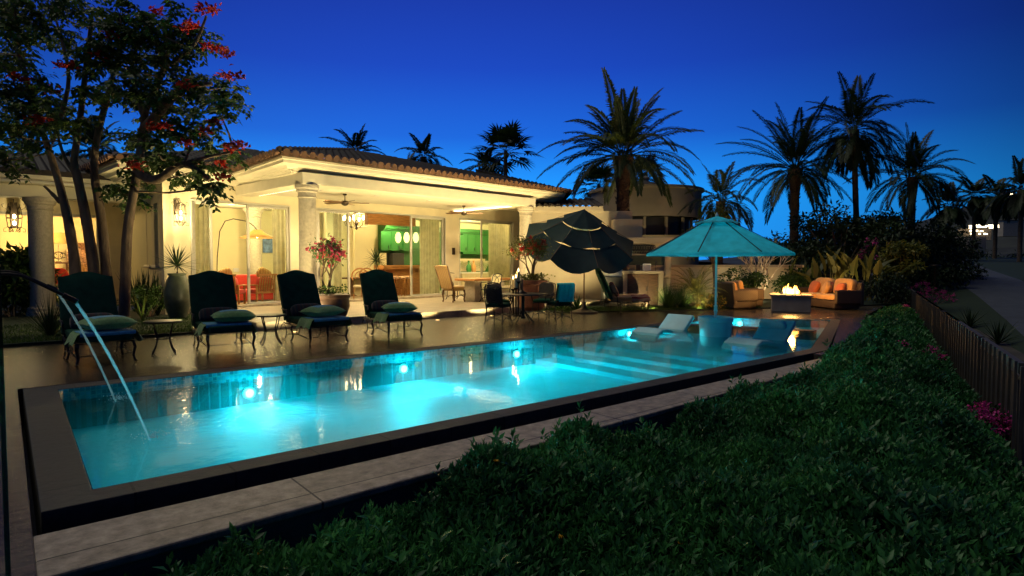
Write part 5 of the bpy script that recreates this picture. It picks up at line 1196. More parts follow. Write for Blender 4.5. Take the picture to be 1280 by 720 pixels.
for k, (lb, px, dep, h) in enumerate((('clump of upright snake plant leaves under the side window, left one', 172, 17.2, 1.25), ('clump of upright snake plant leaves under the side window, middle one', 183, 17.0, 1.3), ('clump of upright snake plant leaves near the wall corner', 196, 16.8, 1.15))):
    rosette(lb, ground_at(px, dep, .05), 26, h, .07, 'leafdark', 'snake_plant', el=(1.1, 1.5), droop=.05, seed=k+3, group=ps)
q = ground_at(176, 15.4, .05); rosette('bright lit strap leaf plant on the lawn right of the first lounger', q, 9, .85, .05, 'leafyel', 'strap_plant', el=(.9, 1.45), droop=.15, seed=9); spot(q+Vector((.2, -.5, .05)), q+Vector((0, 0, .6)), 9, (.8, 1, .45), 80)
rosette('tuft of dark narrow grass at the lawn edge left of the first lounger', ground_at(60, 12.0, .02), 80, .95, .02, 'leafdark', 'ornamental_grass', el=(.7, 1.5), droop=.35, seed=10)
bush('round leafy shrub on the lawn below the side window', ground_at(186, 16.4, .05), rclumps(6, .45, .3, .7, .25, .4, 20), 'leafmid', 900, .11, stems=True)
bush('low clipped hedge across the lawn in front of the left wing', ground_at(40, 17.2, .05), [((x, .05*x, .2), (.5, .35, .25)) for x in np.linspace(-1.6, 1.6, 7)], 'leafmid', 3500, .07, name='low_hedge', cat='hedge')
bush('broad leaved bush at the left border beneath the porch lantern', ground_at(14, 16.6, .05), rclumps(9, .75, .5, 1.7, .3, .5, 21), 'leafmid', 1200, .26, stems=True)
bush('dark bush beside the left wing column', ground_at(30, 18.2, .05), rclumps(8, .6, .4, 1.3, .25, .45, 22), 'leafdark', 1000, .16)
# ---- pots on the terrace
def pot(label, loc, prof, m, name='plant_pot'):
    r = T(name, label, 'plant pot', loc); b = MB(); b.lathe(prof, n=30, cap=True); b.o('vessel', m, r, ang=30); b = MB(); b.lathe([(0, prof[-1][1]-.04), (prof[-1][0]-.02, prof[-1][1]-.04)], n=24, cap=False); b.o('soil', M['ground'], r); return r
def flowering(label, loc, H_, seed, fm, spread, nlvl=3, leaves=900, fl=60, lm='leafmid', base_leaf=True):
    s = random.Random(seed); r = T('flowering_plant', label, 'flowering plant', loc); b = MB(); tips = []
    def br(p, d, L_, rad, k):
        q = p+d*L_; mid = p.lerp(q, .5)+Vector((s.uniform(-1, 1), s.uniform(-1, 1), .2))*L_*.1; b.tube([p, mid, q], [rad, rad*.85, rad*.7], 6, cap=False); tips.append((q, d, k))
        if k == 0: return
        for j in range(s.choice((2, 3))): br(q, (d*.7+Vector((s.uniform(-1, 1)*spread, s.uniform(-1, 1)*spread, s.uniform(.1, .8)))).normalized(), L_*s.uniform(.6, .85), rad*.65, k-1)
    for j in range(3): a = j*2.1+.5; br(Vector((0, 0, 0)), Vector((cos(a)*.3, sin(a)*.3, 1)).normalized(), H_*.33, .035, nlvl)
    b.o('stem', M['bark'], r); tp = [q for q, d, k in tips if k <= 1]
    idx = rng.integers(0, len(tp), leaves); P = np.array([tuple(tp[i]) for i in idx])+rng.normal(size=(leaves, 3))*.09; D = rng.normal(size=(leaves, 3))
    if base_leaf: k = leaves//3; P[:k] = np.c_[rng.normal(size=(k, 2))*.22, rng.uniform(.0, .22, k)]
    leafcloud('foliage', M[lm], r, P, D, rng.uniform(.05, .11, leaves), .045)
    P = []; D = []
    for _ in range(fl):
        q = s.choice(tp); c_ = np.array(tuple(q))+rng.normal(size=3)*.08; k = 12; P.append(np.repeat(c_[None], k, 0)+rng.normal(size=(k, 3))*.02); D.append(rng.normal(size=(k, 3))+np.array([0, 0, .5]))
    P = np.concatenate(P); D = np.concatenate(D); leafcloud('blossom', M[fm], r, P, D, rng.uniform(.05, .075, len(P)), .05); return r
q = ground_at(409, 14.6, .17); pot('wide dark glazed pot at the terrace edge between two loungers', q, [(.32, 0), (.44, .06), (.52, .3), (.5, .48), (.54, .52), (.54, .58), (.47, .6)], M['darkpot'])
flowering('pink bougainvillea with bare twisted stems growing in the dark pot', q+Vector((0, 0, .56)), 1.4, 4, 'pinkflower', .85, leaves=800, fl=75)
q = ground_at(664, 17.2, .17); pot('terracotta pot by the right porch column', q, [(.26, 0), (.38, .1), (.42, .5), (.4, .72), (.46, .76), (.46, .84), (.4, .85)], M['terracotta'])
flowering('red flowered shrub growing in the terracotta pot by the right column', q+Vector((0, 0, .8)), 1.35, 9, 'redflower', .75, leaves=1300, fl=44, lm='leafyel'); spot(q+Vector((.3, -.9, .1)), q+Vector((0, 0, 1.6)), 22, (1, .8, .45), 70)
q = ground_at(221, 15.9, .05); pot('tall grey green urn standing before the lantern wall', q, [(.2, 0), (.3, .35), (.33, .7), (.27, 1.0), (.2, 1.12), (.23, 1.18), (.19, 1.19)], M['urn'], 'tall_urn')
rosette('spiky yucca growing out of the tall urn', q+Vector((0, 0, 1.1)), 60, .62, .035, 'leafdark', 'yucca', el=(-.3, 1.5), droop=.15, seed=12, stem=.28)
q = W3(U(470, 5.2), 5.2, .18); pot('indoor planter holding the yucca by the kitchen doorway', q, [(.15, 0), (.22, .3), (.24, .5), (.2, .5)], M['urn'], 'indoor_planter')
rosette('indoor yucca with drooping leaves by the kitchen doorway', q+Vector((0, 0, .45)), 50, .62, .04, 'leafdark', 'yucca', el=(-.5, 1.5), droop=.5, seed=13, stem=.95)
for k, (lb, px) in enumerate((('spiky agave tuft at the garden wall behind the round patio table, left one', 704), ('spiky agave tuft at the garden wall behind the round patio table, right one', 722))): rosette(lb, ground_at(px, 19.0, .02), 30, .55, .05, 'leafmid', 'agave', el=(.3, 1.5), droop=.2, seed=30+k, group='agaves along the garden wall')
# garden bed right
for k, (lb, px, dep) in enumerate((('feathery green lavender like shrub right of the outdoor kitchen', 836, 19.6), ('feathery green shrub just left of the glowing sago palm', 852, 20.0))):
    rosette(lb, ground_at(px, dep, .02), 150, .85, .022, 'leafmid', 'feathery_shrub', el=(.6, 1.5), droop=.3, seed=40+k, group='feathery shrubs by the outdoor kitchen')
bush('white flowering low shrub at the foot of the lit sago palm', ground_at(886, 19.9, .02), rclumps(6, .5, .15, .35, .15, .28, 41), 'leafyel', 700, .07, flowers=4, fm='yelflower')
bush('leafy shrub in front of the lit garden wall behind the armchairs', ground_at(925, 22.6, .02), rclumps(9, .9, .5, 1.1, .25, .4, 42), 'leafmid', 1100, .14)
bush('leafy shrub between the fire pit and the lit wall', ground_at(985, 24.0, .02), rclumps(8, .8, .4, .9, .25, .4, 43), 'leafmid', 900, .13)
for p_, t_, w_ in ((ground_at(955, 22.9, .1), ground_at(957, 24.8, 1.0), 60), (ground_at(930, 23.0, .1), ground_at(925, 24.6, 1.6), 25)): spot(p_, t_, w_, (1, .78, .42), 120)
# bird of paradise
st_ = random.getstate(); random.seed(77); q0 = ground_at(1048, 24.2, .0)
bp = T('bird_of_paradise', 'large paddle leaved clump lit amber behind the wicker sofa', 'plant', q0); b = MB(); bs = MB()
lat_ = Vector((rx, ry, 0)); fwd_ = Vector((fx, fy, 0)).normalized()
for k in range(30):
    x = random.uniform(-1.7, 1.9); y = random.uniform(-.5, .5); base = lat_*x*.85+fwd_*y; d = (lat_*(x*.18+random.uniform(-.3, .3))+fwd_*random.uniform(-.4, .2)+Vector((0, 0, 1))).normalized(); h = random.uniform(.7, 1.35); top = base+d*h
    bs.tube([base, base.lerp(top, .6), top], [.028, .022, .014], 5); d2 = (d+Vector((0, 0, -.1))+lat_*random.uniform(-.6, .6)).normalized()
    b.blade(top, d2, random.uniform(.8, 1.15), random.uniform(.26, .36), .55, 7, .3, 0, .4)
b.o('foliage', M['paradise'], bp, smooth=False); bs.o('stem', M['paradise'], bp); random.setstate(st_)
spot(q0+fwd_*-1.1+Vector((0, 0, .35)), q0+Vector((0, 0, 1.5)), 45, (1, .66, .25), 130)
tree('rounded umbrella tree with glossy lit leaves beside the fence end', ground_at(1132, 24.5, -.3), rclumps(16, .75, 1.2, 2.5, .28, .5, 51), 'leafyel', 2200, .2, .07, None, 'umbrella_tree', th=1.2)
spot(ground_at(1120, 23.2, -.2), ground_at(1132, 24.5, 1.9), 10, (1, .85, .45), 100)
bush('pale hydrangea like bush above the paddle leaves', ground_at(1082, 26.5, 0), rclumps(8, .9, 1.5, 2.4, .3, .5, 52), 'leafdark', 1200, .13, flowers=3, fm='magenta')
bush('dark shrub filling the bed right of the wicker sofa', ground_at(1100, 22.6, -.3), rclumps(9, .9, .4, 1.3, .3, .5, 53), 'leafdark', 1500, .13)
bush('dark shrub behind the left end of the wicker sofa', ground_at(1005, 25.0, 0), rclumps(8, .8, .4, 1.1, .3, .45, 54), 'leafmid', 1000, .14)
# bougainvillea along the fence
GBV = 'magenta bougainvillea bushes along the fence'
for lb, px, py, z, R in (('magenta bougainvillea sprawling over the hedge just inside the fence, mid way', 1128, 432, .12, .35), ('magenta bougainvillea at the far end of the picket fence by the path', 1165, 366, .2, .75), ('small magenta bougainvillea inside the fence near its far end', 1131, 384, .1, .3), ('magenta bougainvillea against the fence about halfway along the hedge', 1139, 442, -.05, .4), ('magenta bougainvillea low by the nearest fence pickets', 1205, 512, -.1, .42)):
    q = at(px, py, z); bush(lb, (q.x, q.y, -.55), [((c[0], c[1], c[2]+z+.3), d) for c, d in rclumps(6, R, 0, R*.7, R*.3, R*.5, int(px))], 'leafdark', 700, .06, 'bougainvillea', 'bougainvillea', GBV, True, 16, 'magenta')
b_ = at(1262, 352, -.1); 
for k, (lb, px, py) in enumerate((('dark spiky agave between the fence and the path, farther one', 1212, 405), ('dark spiky agave between the fence and the path, nearer one', 1248, 425))): q = at(px, py, -.5); rosette(lb, (q.x, q.y, -.6), 36, .7, .05, 'leafdark', 'agave', el=(.2, 1.5), droop=.3, seed=60+k, group='agaves beside the path')
q = ground_at(1168, 46, -.55); rosette('lit spiky plant under a thin trunk beside the path', q, 40, 1.6, .12, 'sago', 'agave', el=(.2, 1.5), droop=.3, seed=66); spot(q+Vector((-.6, -1.2, .2)), q+Vector((0, 0, 1.5)), 90, (1, .75, .35), 100)
# ---- the flowering tree left
DT = 12.4
def tp_(px, py, dd=0): return atd(px, py, DT+dd)
def flame_tree(label, trunks, clumps, flowers, seed, nleaf):
    s = random.Random(seed); root = tp_(*trunks[0][0]); root.z = .05; r = T('flame_tree', label, 'tree', root)
    segs = []
    for path, r0, r1 in trunks_r(trunks):
        pts = [tp_(px, py, dd)-root for px, py, dd in path]
        # smooth
        P_ = []
        for i in range(len(pts)-1):
            for k in range(4):
                t = k/4; a = pts[max(i-1, 0)]; b_ = pts[i]; c_ = pts[i+1]; d_ = pts[min(i+2, len(pts)-1)]
                P_.append(.5*((2*b_)+(c_-a)*t+(2*a-5*b_+4*c_-d_)*t*t+(3*b_-a-3*c_+d_)*t**3))
        P_.append(pts[-1]); n = len(P_); b = MB(); b.tube(P_, [r0+(r1-r0)*i/(n-1)+s.uniform(-.004, .004) for i in range(n)], 9); b.o('trunk', M['bark'], r, ang=60)
        segs += [(q, r0+(r1-r0)*i/(n-1)) for i, q in enumerate(P_) if i > n*.35]
    b = MB(); P = []; D = []; LL = []
    for px, py, pr in clumps:
        c_ = tp_(px, py, s.uniform(-1.3, 1.3))-root; R_ = pr*DT/F*1.12
        q, rr = min(segs, key=lambda w: (w[0]-c_).length+(2. if w[0].z > c_.z+.1 else 0)); mid = q.lerp(c_, .5)+Vector((s.uniform(-.1, .1), s.uniform(-.1, .1), -.06)); b.tube([q, mid, c_], [min(rr, .035), .02, .009], 6, cap=False)
        for k in range(max(3, int(pr*.5))):
            d = Vector((s.gauss(0, 1), s.gauss(0, 1), s.gauss(.1, .8))).normalized(); e = c_+d*R_*s.uniform(.5, 1.0); b.tube([c_, c_.lerp(e, .5)+Vector((0, 0, .03)), e], [.008, .006, .003], 4, cap=False)
            # pinnate leaves hanging from the twig tip
            for j in range(4):
                a = s.random()*6.28; h = Vector((cos(a), sin(a), s.uniform(-.9, .35))).normalized(); L_ = s.uniform(.22, .36); sd_ = h.cross(Vector((0, 0, 1))).normalized()
                for m_ in range(4):
                    w = e+h*L_*(m_+1)/4+Vector((0, 0, -.05*(m_/3)**2))
                    for sg in (-1, 1): P.append(tuple(w)); D.append(tuple(h*.5+sd_*sg*.9+Vector((0, 0, s.uniform(-.7, .1))))); LL.append(s.uniform(.09, .15))
                P.append(tuple(e+h*L_)); D.append(tuple(h+Vector((0, 0, -.5)))); LL.append(.1)
    b.o('branch', M['bark'], r); leafcloud('crown', M['leaftree'], r, P, D, np.array(LL), np.array(LL)*.62, fold=.12)
    P = []; D = []
    for px, py in flowers:
        c_ = tp_(px, py, s.uniform(-1.4, -.6))-root
        for k in range(28): P.append(tuple(c_+Vector((s.gauss(0, .055), s.gauss(0, .055), s.gauss(0, .03))))); D.append((s.gauss(0, 1), s.gauss(0, 1), s.gauss(.5, .6)))
    leafcloud('blossom', M['redflower'], r, P, D, .11, .06); return r
def trunks_r(ts): return [(t, .115, .04) if i < 3 else (t, .05, .02) for i, t in enumerate(ts)]
CL = [(20,20,30),(60,10,33),(20,60,25),(15,95,22),(55,45,18),(110,15,33),(150,20,28),(140,50,26),(85,50,13),(120,80,22),(40,110,20),(20,140,25),(60,130,18),(100,115,15),(130,108,22),(45,145,22),(75,150,20),(25,170,25),(100,150,14),(8,200,20),(-20,60,40),(-20,140,40),(-10,20,40)]
FLW = [(90,83),(75,82),(20,97),(35,103),(65,113),(120,70),(40,152),(50,150),(140,45)]
flame_tree('leafy red flowered tree with three leaning trunks behind the first lounger', [[(97,425,0),(95,345,0),(88,290,0),(77,240,.1),(62,190,.1),(45,140,0),(25,70,-.2)], [(121,425,.2),(118,345,.2),(108,275,.1),(97,222,0),(93,200,0),(100,150,.2),(108,80,.2),(115,25,0)], [(137,425,.4),(133,345,.4),(127,275,.4),(118,215,.3),(122,170,.2),(135,120,.1),(150,60,0)], [(78,255,.1),(66,243,0),(55,232,-.1)], [(97,222,0),(80,195,-.1),(70,160,-.2)], [(62,190,.1),(85,110,.2),(80,60,.2),(65,10,.2)]], CL, FLW, 5, 0)
CR = [(170,60,28),(165,100,25),(195,40,26),(215,20,18),(225,60,33),(245,45,18),(215,95,28),(185,130,20),(230,120,26),(255,100,16),(280,110,15),(272,135,20),(236,155,18),(205,160,20),(250,172,18),(165,175,16),(190,185,18),(210,200,22),(175,210,13),(150,240,12),(165,245,11),(240,215,15),(265,235,12),(256,208,12),(290,195,8),(180,80,20),(140,75,18),(205,130,18)]
FR = [(283,97),(297,96),(205,158),(192,160),(235,180),(232,35),(240,32),(253,12),(265,12),(275,63),(285,70),(232,108),(171,210),(164,207),(293,183),(301,182),(287,186),(260,60),(195,15),(270,155),(278,222),(255,165),(277,205)]
flame_tree('leafy red flowered tree with a single upright trunk against the side wall', [[(155,420,.3),(157,345,.3),(160,285,.2),(170,225,.1),(178,170,.1),(185,130,0),(205,85,-.1),(215,40,-.1)], [(178,165,.1),(200,140,-.1),(230,110,-.2),(265,105,-.3)], [(172,215,.1),(195,225,-.2),(230,205,-.4),(262,225,-.4)], [(180,150,.1),(170,110,.2),(165,60,.2)], [(230,205,-.4),(262,196,-.5),(292,190,-.5)], [(205,85,-.1),(240,60,-.3),(258,20,-.3)]], CR, FR, 6, 0)
# ------------------------------------------------------------------ outdoor kitchen, garden walls, domed building
RA = math.atan2(ry, rx)
class Facing:
    """a local frame square to the view at a given depth: x in metres from pixel column px0"""
    def __init__(s, px0, dep, z0=0.): s.p = px0; s.d = dep; s.o = ground_at(px0, dep, z0); s.z0 = z0
    def x(s, px): return (px-s.p)*s.d/F
    def z(s, py): return CAMH-(py-HZ)*s.d/F-s.z0
    def box(s, b, x0, x1, y0, y1, n, f): return b.bb(s.x(x0), s.x(x1), n, f, s.z(y1), s.z(y0))
    def T(s, name, label, cat, group=None): return T(name, label, cat, s.o, RA, group)
k1 = Facing(780, 20.6); k4o = ground_at(806, 31, 0)
ok = k1.T('outdoor_kitchen', 'stone outdoor kitchen counter with dark cupboard below and tiled wall behind', 'outdoor kitchen')
b = MB(); b.bb(k1.x(755), k1.x(779), 0, .7, 0, k1.z(346)); b.o('grill_base', M['black'], ok, smooth=False, bevel=.01)
b = MB(); k1.box(b, 778.5, 830.5, 338.6, 342.2, -.04, .7); b.o('counter_top', M['annex'], ok, smooth=False, bevel=.012)
b = MB(); b.bb(k1.x(779), k1.x(784.5), 0, .69, 0, k1.z(342.3)); b.bb(k1.x(823.5), k1.x(829.5), 0, .69, 0, k1.z(342.3)); b.o('pier', M['annex'], ok, smooth=False, bevel=.01)
b = MB(); b.bb(k1.x(784.6), k1.x(823.4), .08, .69, 0, k1.z(342.3)); b.o('cupboard', M['soffitwood'], ok, smooth=False)
for px in (785.5, 798.3, 811.1):
    b = MB(); b.bb(k1.x(px), k1.x(px+12), .055, .078, .12, k1.z(343.6)); d = b.o('door', M['darkwood'], ok, smooth=False, bevel=.006); b = MB(); b.box((k1.x(px+10.8), .04, .62), (.02, .03, .14)); b.o('handle', M['black'], d)
b = MB(); b.bb(k1.x(775), k1.x(846), .75, 1.1, 0, k1.z(304)); b.o('back_wall', M['annex'], ok, smooth=False)
b = MB(); k1.box(b, 788, 837, 319, 331.5, .725, .748); b.o('tile_panel', M['mosaic'], ok, smooth=False)
b = MB(); k1.box(b, 837.3, 845, 304.2, 345, .66, .749); k1.box(b, 786, 837.2, 331.7, 333.2, .70, .749); k1.box(b, 786, 837.2, 316.8, 318.8, .70, .749); b.o('tile_surround', M['annex'], ok, smooth=False, bevel=.01)
b = MB(); k1.box(b, 784, 848, 296, 304, .62, 1.2); b.o('coping', M['annex'], ok, smooth=False, bevel=.015)
b = MB(); n_ = 16
for k in range(n_):
    x = k1.x(789)+(k1.x(823)-k1.x(789))*(k+.5)/n_; zb, zt = k1.z(316.5), k1.z(304.5); h = zt-zb; b.tube(arc((x, .70, zb+h*.62), h*.3, 0, 2*pi, 12), .014, 5); b.tube([(x-.045, .7, zb), (x, .7, zb+h*.35), (x+.045, .7, zb)], .014, 5)
b.o('iron_frieze', M['black'], ok)
gr = T('gas_grill', 'steel gas grill with a row of knobs set beside the outdoor counter', 'grill', k1.o+Vector((0, 0, k1.z(346))), RA)
zg = k1.z(346); b = MB(); b.bb(k1.x(756), k1.x(778), .02, .64, .003, k1.z(337.5)-zg); b.o('fire_box', M['steel'], gr, smooth=False, bevel=.012)
b = MB(); hw_ = (k1.x(778)-k1.x(756))/2; xc = (k1.x(778)+k1.x(756))/2
b.grid(lambda s, t: (xc-hw_+2*hw_*s, .33-.3*cos(pi*t), k1.z(337.5)-zg+.2*sin(pi*t)), 2, 12); [b.add([(xc+q*hw_, .33-.3*cos(pi*t/12), k1.z(337.5)-zg+.2*sin(pi*t/12)) for t in range(13)], [tuple(range(13))]) for q in (-1, 1)]; b.o('hood', M['steel'], gr)
for k in range(4):
    b = MB(); b.lathe([(.028, 0), (.026, .03), (0, .032)], n=12); o = b.o('knob', M['steel'], gr); o.location = (k1.x(759.5+k*4.8), .018, (k1.z(341.5)-zg)); o.rotation_euler = (radians(90), 0, 0)
b = MB(); b.tube([(k1.x(758), -.02, .17+k1.z(341)-zg), (k1.x(776), -.02, .17+k1.z(341)-zg)], .012, 6); b.o('handle', M['steel'], gr)
cz = k1.z(338.6)+.003
def onc(px, y=.3): return k1.o+Matrix.Rotation(RA, 3, 'Z') @ Vector((k1.x(px), y, cz))
o = MB().lathe([(.09, 0), (.12, .1), (.1, .24), (.05, .3), (.06, .34)], n=14).o('clay_jar', M['darkpot']); o.location = onc(784); tag(o, 'dark clay jar at the grill end of the outdoor counter', 'jar')
o = MB().bb(-.07, .07, -.05, .05, 0, .22).o('small_box', M['darkwood'], smooth=False, bevel=.01); o.location = onc(800.5, .4); o.rotation_euler.z = RA; tag(o, 'small dark box in the middle of the outdoor counter', 'box')
o = MB().bb(-.13, .13, -.08, .08, 0, .24).o('white_canister', M['white'], smooth=False, bevel=.02); o.location = onc(811); o.rotation_euler.z = RA; tag(o, 'pale square canister on the outdoor counter', 'canister')
fa_ = T('tap', 'dark gooseneck tap at the right end of the outdoor counter', 'tap', onc(822), RA); b = MB(); b.tube([(0, 0, 0), (0, 0, .26)]+arc((0, -.07, .26), .07, pi/2*0, pi, 8, (0, 1, 0)), .014, 7); b.o('spout', M['black'], fa_); b = MB(); b.tube([(0, 0, .08), (.09, 0, .1)], .01, 6); b.o('handle', M['black'], fa_)
spot(k1.o+Matrix.Rotation(RA, 3, 'Z') @ Vector((k1.x(806), -1.5, .1)), k1.o+Vector((0, 0, 1.3)), 110, WC, 130)
spot(ground_at(800, 25.4, .2), k4o+Vector((-.3, 0, 4.6)), 260, WC, 110)
# annex and garden wall behind the parasol
k2 = Facing(720, 22.6)
an = k2.T('garden_annex', 'low tan annex with a tiled lean-to roof behind the tilted parasol', 'building')
b = MB(); b.bb(k2.x(661), k2.x(790), 0, 4, 0, k2.z(264)); b.bb(k2.x(655), k2.x(752), -.3, 4, k2.z(264), k2.z(259)); b.o('wall', M['annex'], an, smooth=False)
b = MB(); slope(b, k2.x(655), k2.x(752), 3, .55, lambda a, d, z: (a, -.35+d, z), False, False, z0=k2.z(260)); rf_ = b.o('roof', M['tile'], an, ang=60)
b = MB(); b.bb(k2.x(654), k2.x(753), -.2, .0, k2.z(266), k2.z(262)); b.o('ledge', M['annex'], an, smooth=False, bevel=.012)
b = MB(); b.bb(k2.x(763), k2.x(798), -.7, -.01, 0, k2.z(276)); b.o('block', M['annex'], an, smooth=False, bevel=.015)
k3 = Facing(945, 25.2)
gw = k3.T('garden_wall', 'low pale garden wall lit behind the wicker armchairs', 'wall'); b = MB(); b.bb(k3.x(838), k3.x(1003), 0, .25, 0, k3.z(334)); b.o('body', M['wall'], gw, smooth=False); b = MB(); b.bb(k3.x(836), k3.x(1005), -.04, .29, k3.z(334)+.002, k3.z(331)); b.o('coping', M['annex'], gw, smooth=False, bevel=.012)
k4 = Facing(806, 31, -.6)
rb = k4.T('domed_building', 'round tan building with a small dome and finial behind the date palm', 'building')
R4 = k4.x(873)
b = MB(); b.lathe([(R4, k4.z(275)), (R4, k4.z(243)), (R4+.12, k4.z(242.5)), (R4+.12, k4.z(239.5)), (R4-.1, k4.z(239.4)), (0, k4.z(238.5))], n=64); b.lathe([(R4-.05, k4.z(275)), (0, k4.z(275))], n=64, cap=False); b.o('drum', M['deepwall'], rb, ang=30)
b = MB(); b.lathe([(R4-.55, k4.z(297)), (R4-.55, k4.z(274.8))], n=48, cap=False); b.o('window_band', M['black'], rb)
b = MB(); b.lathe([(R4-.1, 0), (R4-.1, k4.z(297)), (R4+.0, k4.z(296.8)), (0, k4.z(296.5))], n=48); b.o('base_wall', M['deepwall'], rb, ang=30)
for k in range(14):
    a = k*2*pi/14; b = MB(); b.box(((R4-.45)*cos(a), (R4-.45)*sin(a), (k4.z(297)+k4.z(275))/2), (.12, .12, k4.z(275)-k4.z(297)), rz=a); b.o('mullion', M['deepwall'], rb, smooth=False)
rd = k4.x(830); b = MB(); b.lathe([(rd*1.08, k4.z(238.4)), (rd, k4.z(237)), (rd*.86, k4.z(233)), (rd*.6, k4.z(230)), (rd*.25, k4.z(228.2)), (0, k4.z(228))], n=32); b.o('dome', M['tile'], rb)
b = MB(); b.lathe([(.2, k4.z(228.6)), (.16, k4.z(225)), (.22, k4.z(224)), (.2, k4.z(222)), (0, k4.z(220.5))], n=14); b.o('finial', M['deepwall'], rb)
# ------------------------------------------------------------------ fence
FA = Vector((30.2, 9.44, 0)); FB = Vector((5.3, .57, 0)); fd = (FA-FB).normalized(); fn_ = Vector((-fd.y, fd.x, 0)); FL = (FA-FB).length
fe = T('picket_fence', 'thin dark picket fence running along the hedge beside the path', 'fence', (FB.x, FB.y, -.62), math.atan2(fd.y, fd.x))
b = MB()
for z in (.12, .98): b.bb(0, FL, -.045, -.018, z, z+.035)
b.o('rail', M['fence'], fe, smooth=False)
pk = MB(); pk.prism([(-.013, -.012), (.013, -.012), (.013, .012), (-.013, .012)], .04, 1.15); pko = None; rest = MB()
np_ = int(FL/.30)
for k in range(np_):
    x = .1+k*.30
    if k < 100:
        if pko is None: pko = pk.o('picket', M['fence'], fe, smooth=False); c_ = pko
        else: c_ = pko.copy(); C.objects.link(c_); c_.parent = fe
        c_.location = (x, 0, random.uniform(-.008, .008)); c_.rotation_euler = (0, random.uniform(-.006, .006), random.uniform(-.08, .08))
    else: rest.box((x, 0, .595), (.022, .014, 1.11))
for k in range(6): b = MB(); b.bb(k*5.1-.03, k*2.6+.03, -.1, -.042, 0, 1.12); b.o('post', M['fence'], fe, smooth=False)
# ------------------------------------------------------------------ hedge / ground cover
HB = [(.2, 3.56), (5, 3.56), (7, 3.5), (9.5, 3.68), (13.2, 4.85), (18, 6.3), (23, 7.4)]
def edge_y(x): return np.interp(x, [p[0] for p in HB], [p[1] for p in HB])
def fence_y(x): return FB.y+(x-FB.x)*fd.y/fd.x
def hedge_h(x, y):
    e1 = (edge_y(x)+.10*np.sin(x*2.3)+.06*np.sin(x*5.1+1)-y); e2 = y-fence_y(x)-.1; e3 = x-(.1+.2*np.sin(y*3))
    h = -.06+.19*np.clip((x-2)/7., 0, 1)-.12*np.clip((1.6-y)/2, 0, 1)
    h = h+.07*np.sin(1.9*x+.8*y)+.07*np.sin(2.7*y-1.1*x+2)+.055*np.sin(4.3*x+3.1*y)+.05*np.sin(7.1*x-5.3*y+1)
    for e, w, dp in ((e1, .3, .12), (e2, 1.0, .42), (e3, .3, .1)): h = h-dp*(1-np.clip(e/w, 0, 1))**2
    return np.where((e1 < 0) | (e2 < 0) | (e3 < -.2), -.7, np.maximum(h, -.6))
hd = MB(); gx, gy = 150, 90
def hf(s, t):
    x = .0+24*s**1.5; y0 = max(-2.2, float(fence_y(x))); y = y0+(float(edge_y(x))-y0)*t; return (x, y, float(hedge_h(np.array(x), np.array(y)))-.075)
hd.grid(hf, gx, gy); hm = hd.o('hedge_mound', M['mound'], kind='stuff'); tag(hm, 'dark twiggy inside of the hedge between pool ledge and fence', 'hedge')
NS = 200000; x = .1+23.5*rng.random(NS)**1.7; y0 = np.maximum(-2.0, fence_y(x)); y = y0+(edge_y(x)+.12-y0)*rng.random(NS)
dd = x*fx+y*fy; latp = (x*rx+y*ry)/np.maximum(dd, .1); keep = (dd > 2.2) & (np.abs(latp) < 1.1) & (rng.random(NS) < np.clip((7.0/np.maximum(dd, 1))**1.1, 0, 1)); h = hedge_h(x, y); keep &= h > -.6
x, y, h, dd = x[keep][:38000], y[keep][:38000], h[keep][:38000], dd[keep][:38000]; n = len(x)
P = []; D = []; Ls = []
tall = 1+.0*x; tl_ = rng.random(n); hh = h+rng.normal(size=n)*.03+np.where(tl_ > .97, rng.uniform(.04, .15, n), 0)
ax = np.c_[rng.normal(size=n)*.35, rng.normal(size=n)*.35, np.ones(n)]
for k in range(6):
    a = k*2.399+rng.random(n)*1.2; e = .15+.22*k; d = np.c_[np.cos(a)*np.cos(e), np.sin(a)*np.cos(e), np.full(n, np.sin(e))]+ax*.35
    P.append(np.c_[x, y, hh-.035+.012*k]+d*.006); D.append(d); Ls.append((.078-.006*k)*rng.uniform(.75, 1.25, n)*(1+.035*np.maximum(dd-4, 0)))
P = np.concatenate(P); D = np.concatenate(D); Ls = np.concatenate(Ls)
hl_ = leafcloud('hedge_leaves', M['leafhedge'], None, P, D, Ls, Ls*.42, fold=.2, up=np.array([0, 0, 1.])); hl_['kind'] = 'stuff'; tag(hl_, 'glossy green leaf cover of the low hedge between pool ledge and fence', 'hedge')
P = []; D = []
for px, py in ((475, 633), (265, 664), (325, 704), (170, 711), (620, 640), (915, 560), (1025, 655), (990, 640), (700, 680), (850, 690), (560, 690)):
    q = at(px, py, -.12); z = float(hedge_h(np.array(q.x), np.array(q.y)))+.05; k = 12; P.append(np.repeat([[q.x, q.y, z]], k, 0)); D.append(np.c_[rng.normal(size=(k, 2)), np.full(k, .5)])
o = leafcloud('wildflowers', M['yelflower'], None, np.concatenate(P), np.concatenate(D), .022, .016); o['kind'] = 'stuff'; tag(o, 'tiny yellow wildflowers scattered over the hedge', 'wildflowers')
for k, (lb, px, py, dep) in enumerate((('young lit sapling leaves at the bottom left corner below the ledge', 36, 690, 3.6), ('young leafy sprig just right of the bottom left corner sapling', 100, 700, 3.7), ('leafy shoot rising from the hedge end below the stone ledge', 205, 700, 3.75))):
    q = atd(px, py+30, dep); rosette(lb, (q.x, q.y, -.6), 26, .17, .045, 'leafmid', 'sapling', el=(-.3, 1.3), droop=.5, seed=80+k, stem=max(.1, q.z+.6+.02), group='saplings below the ledge')
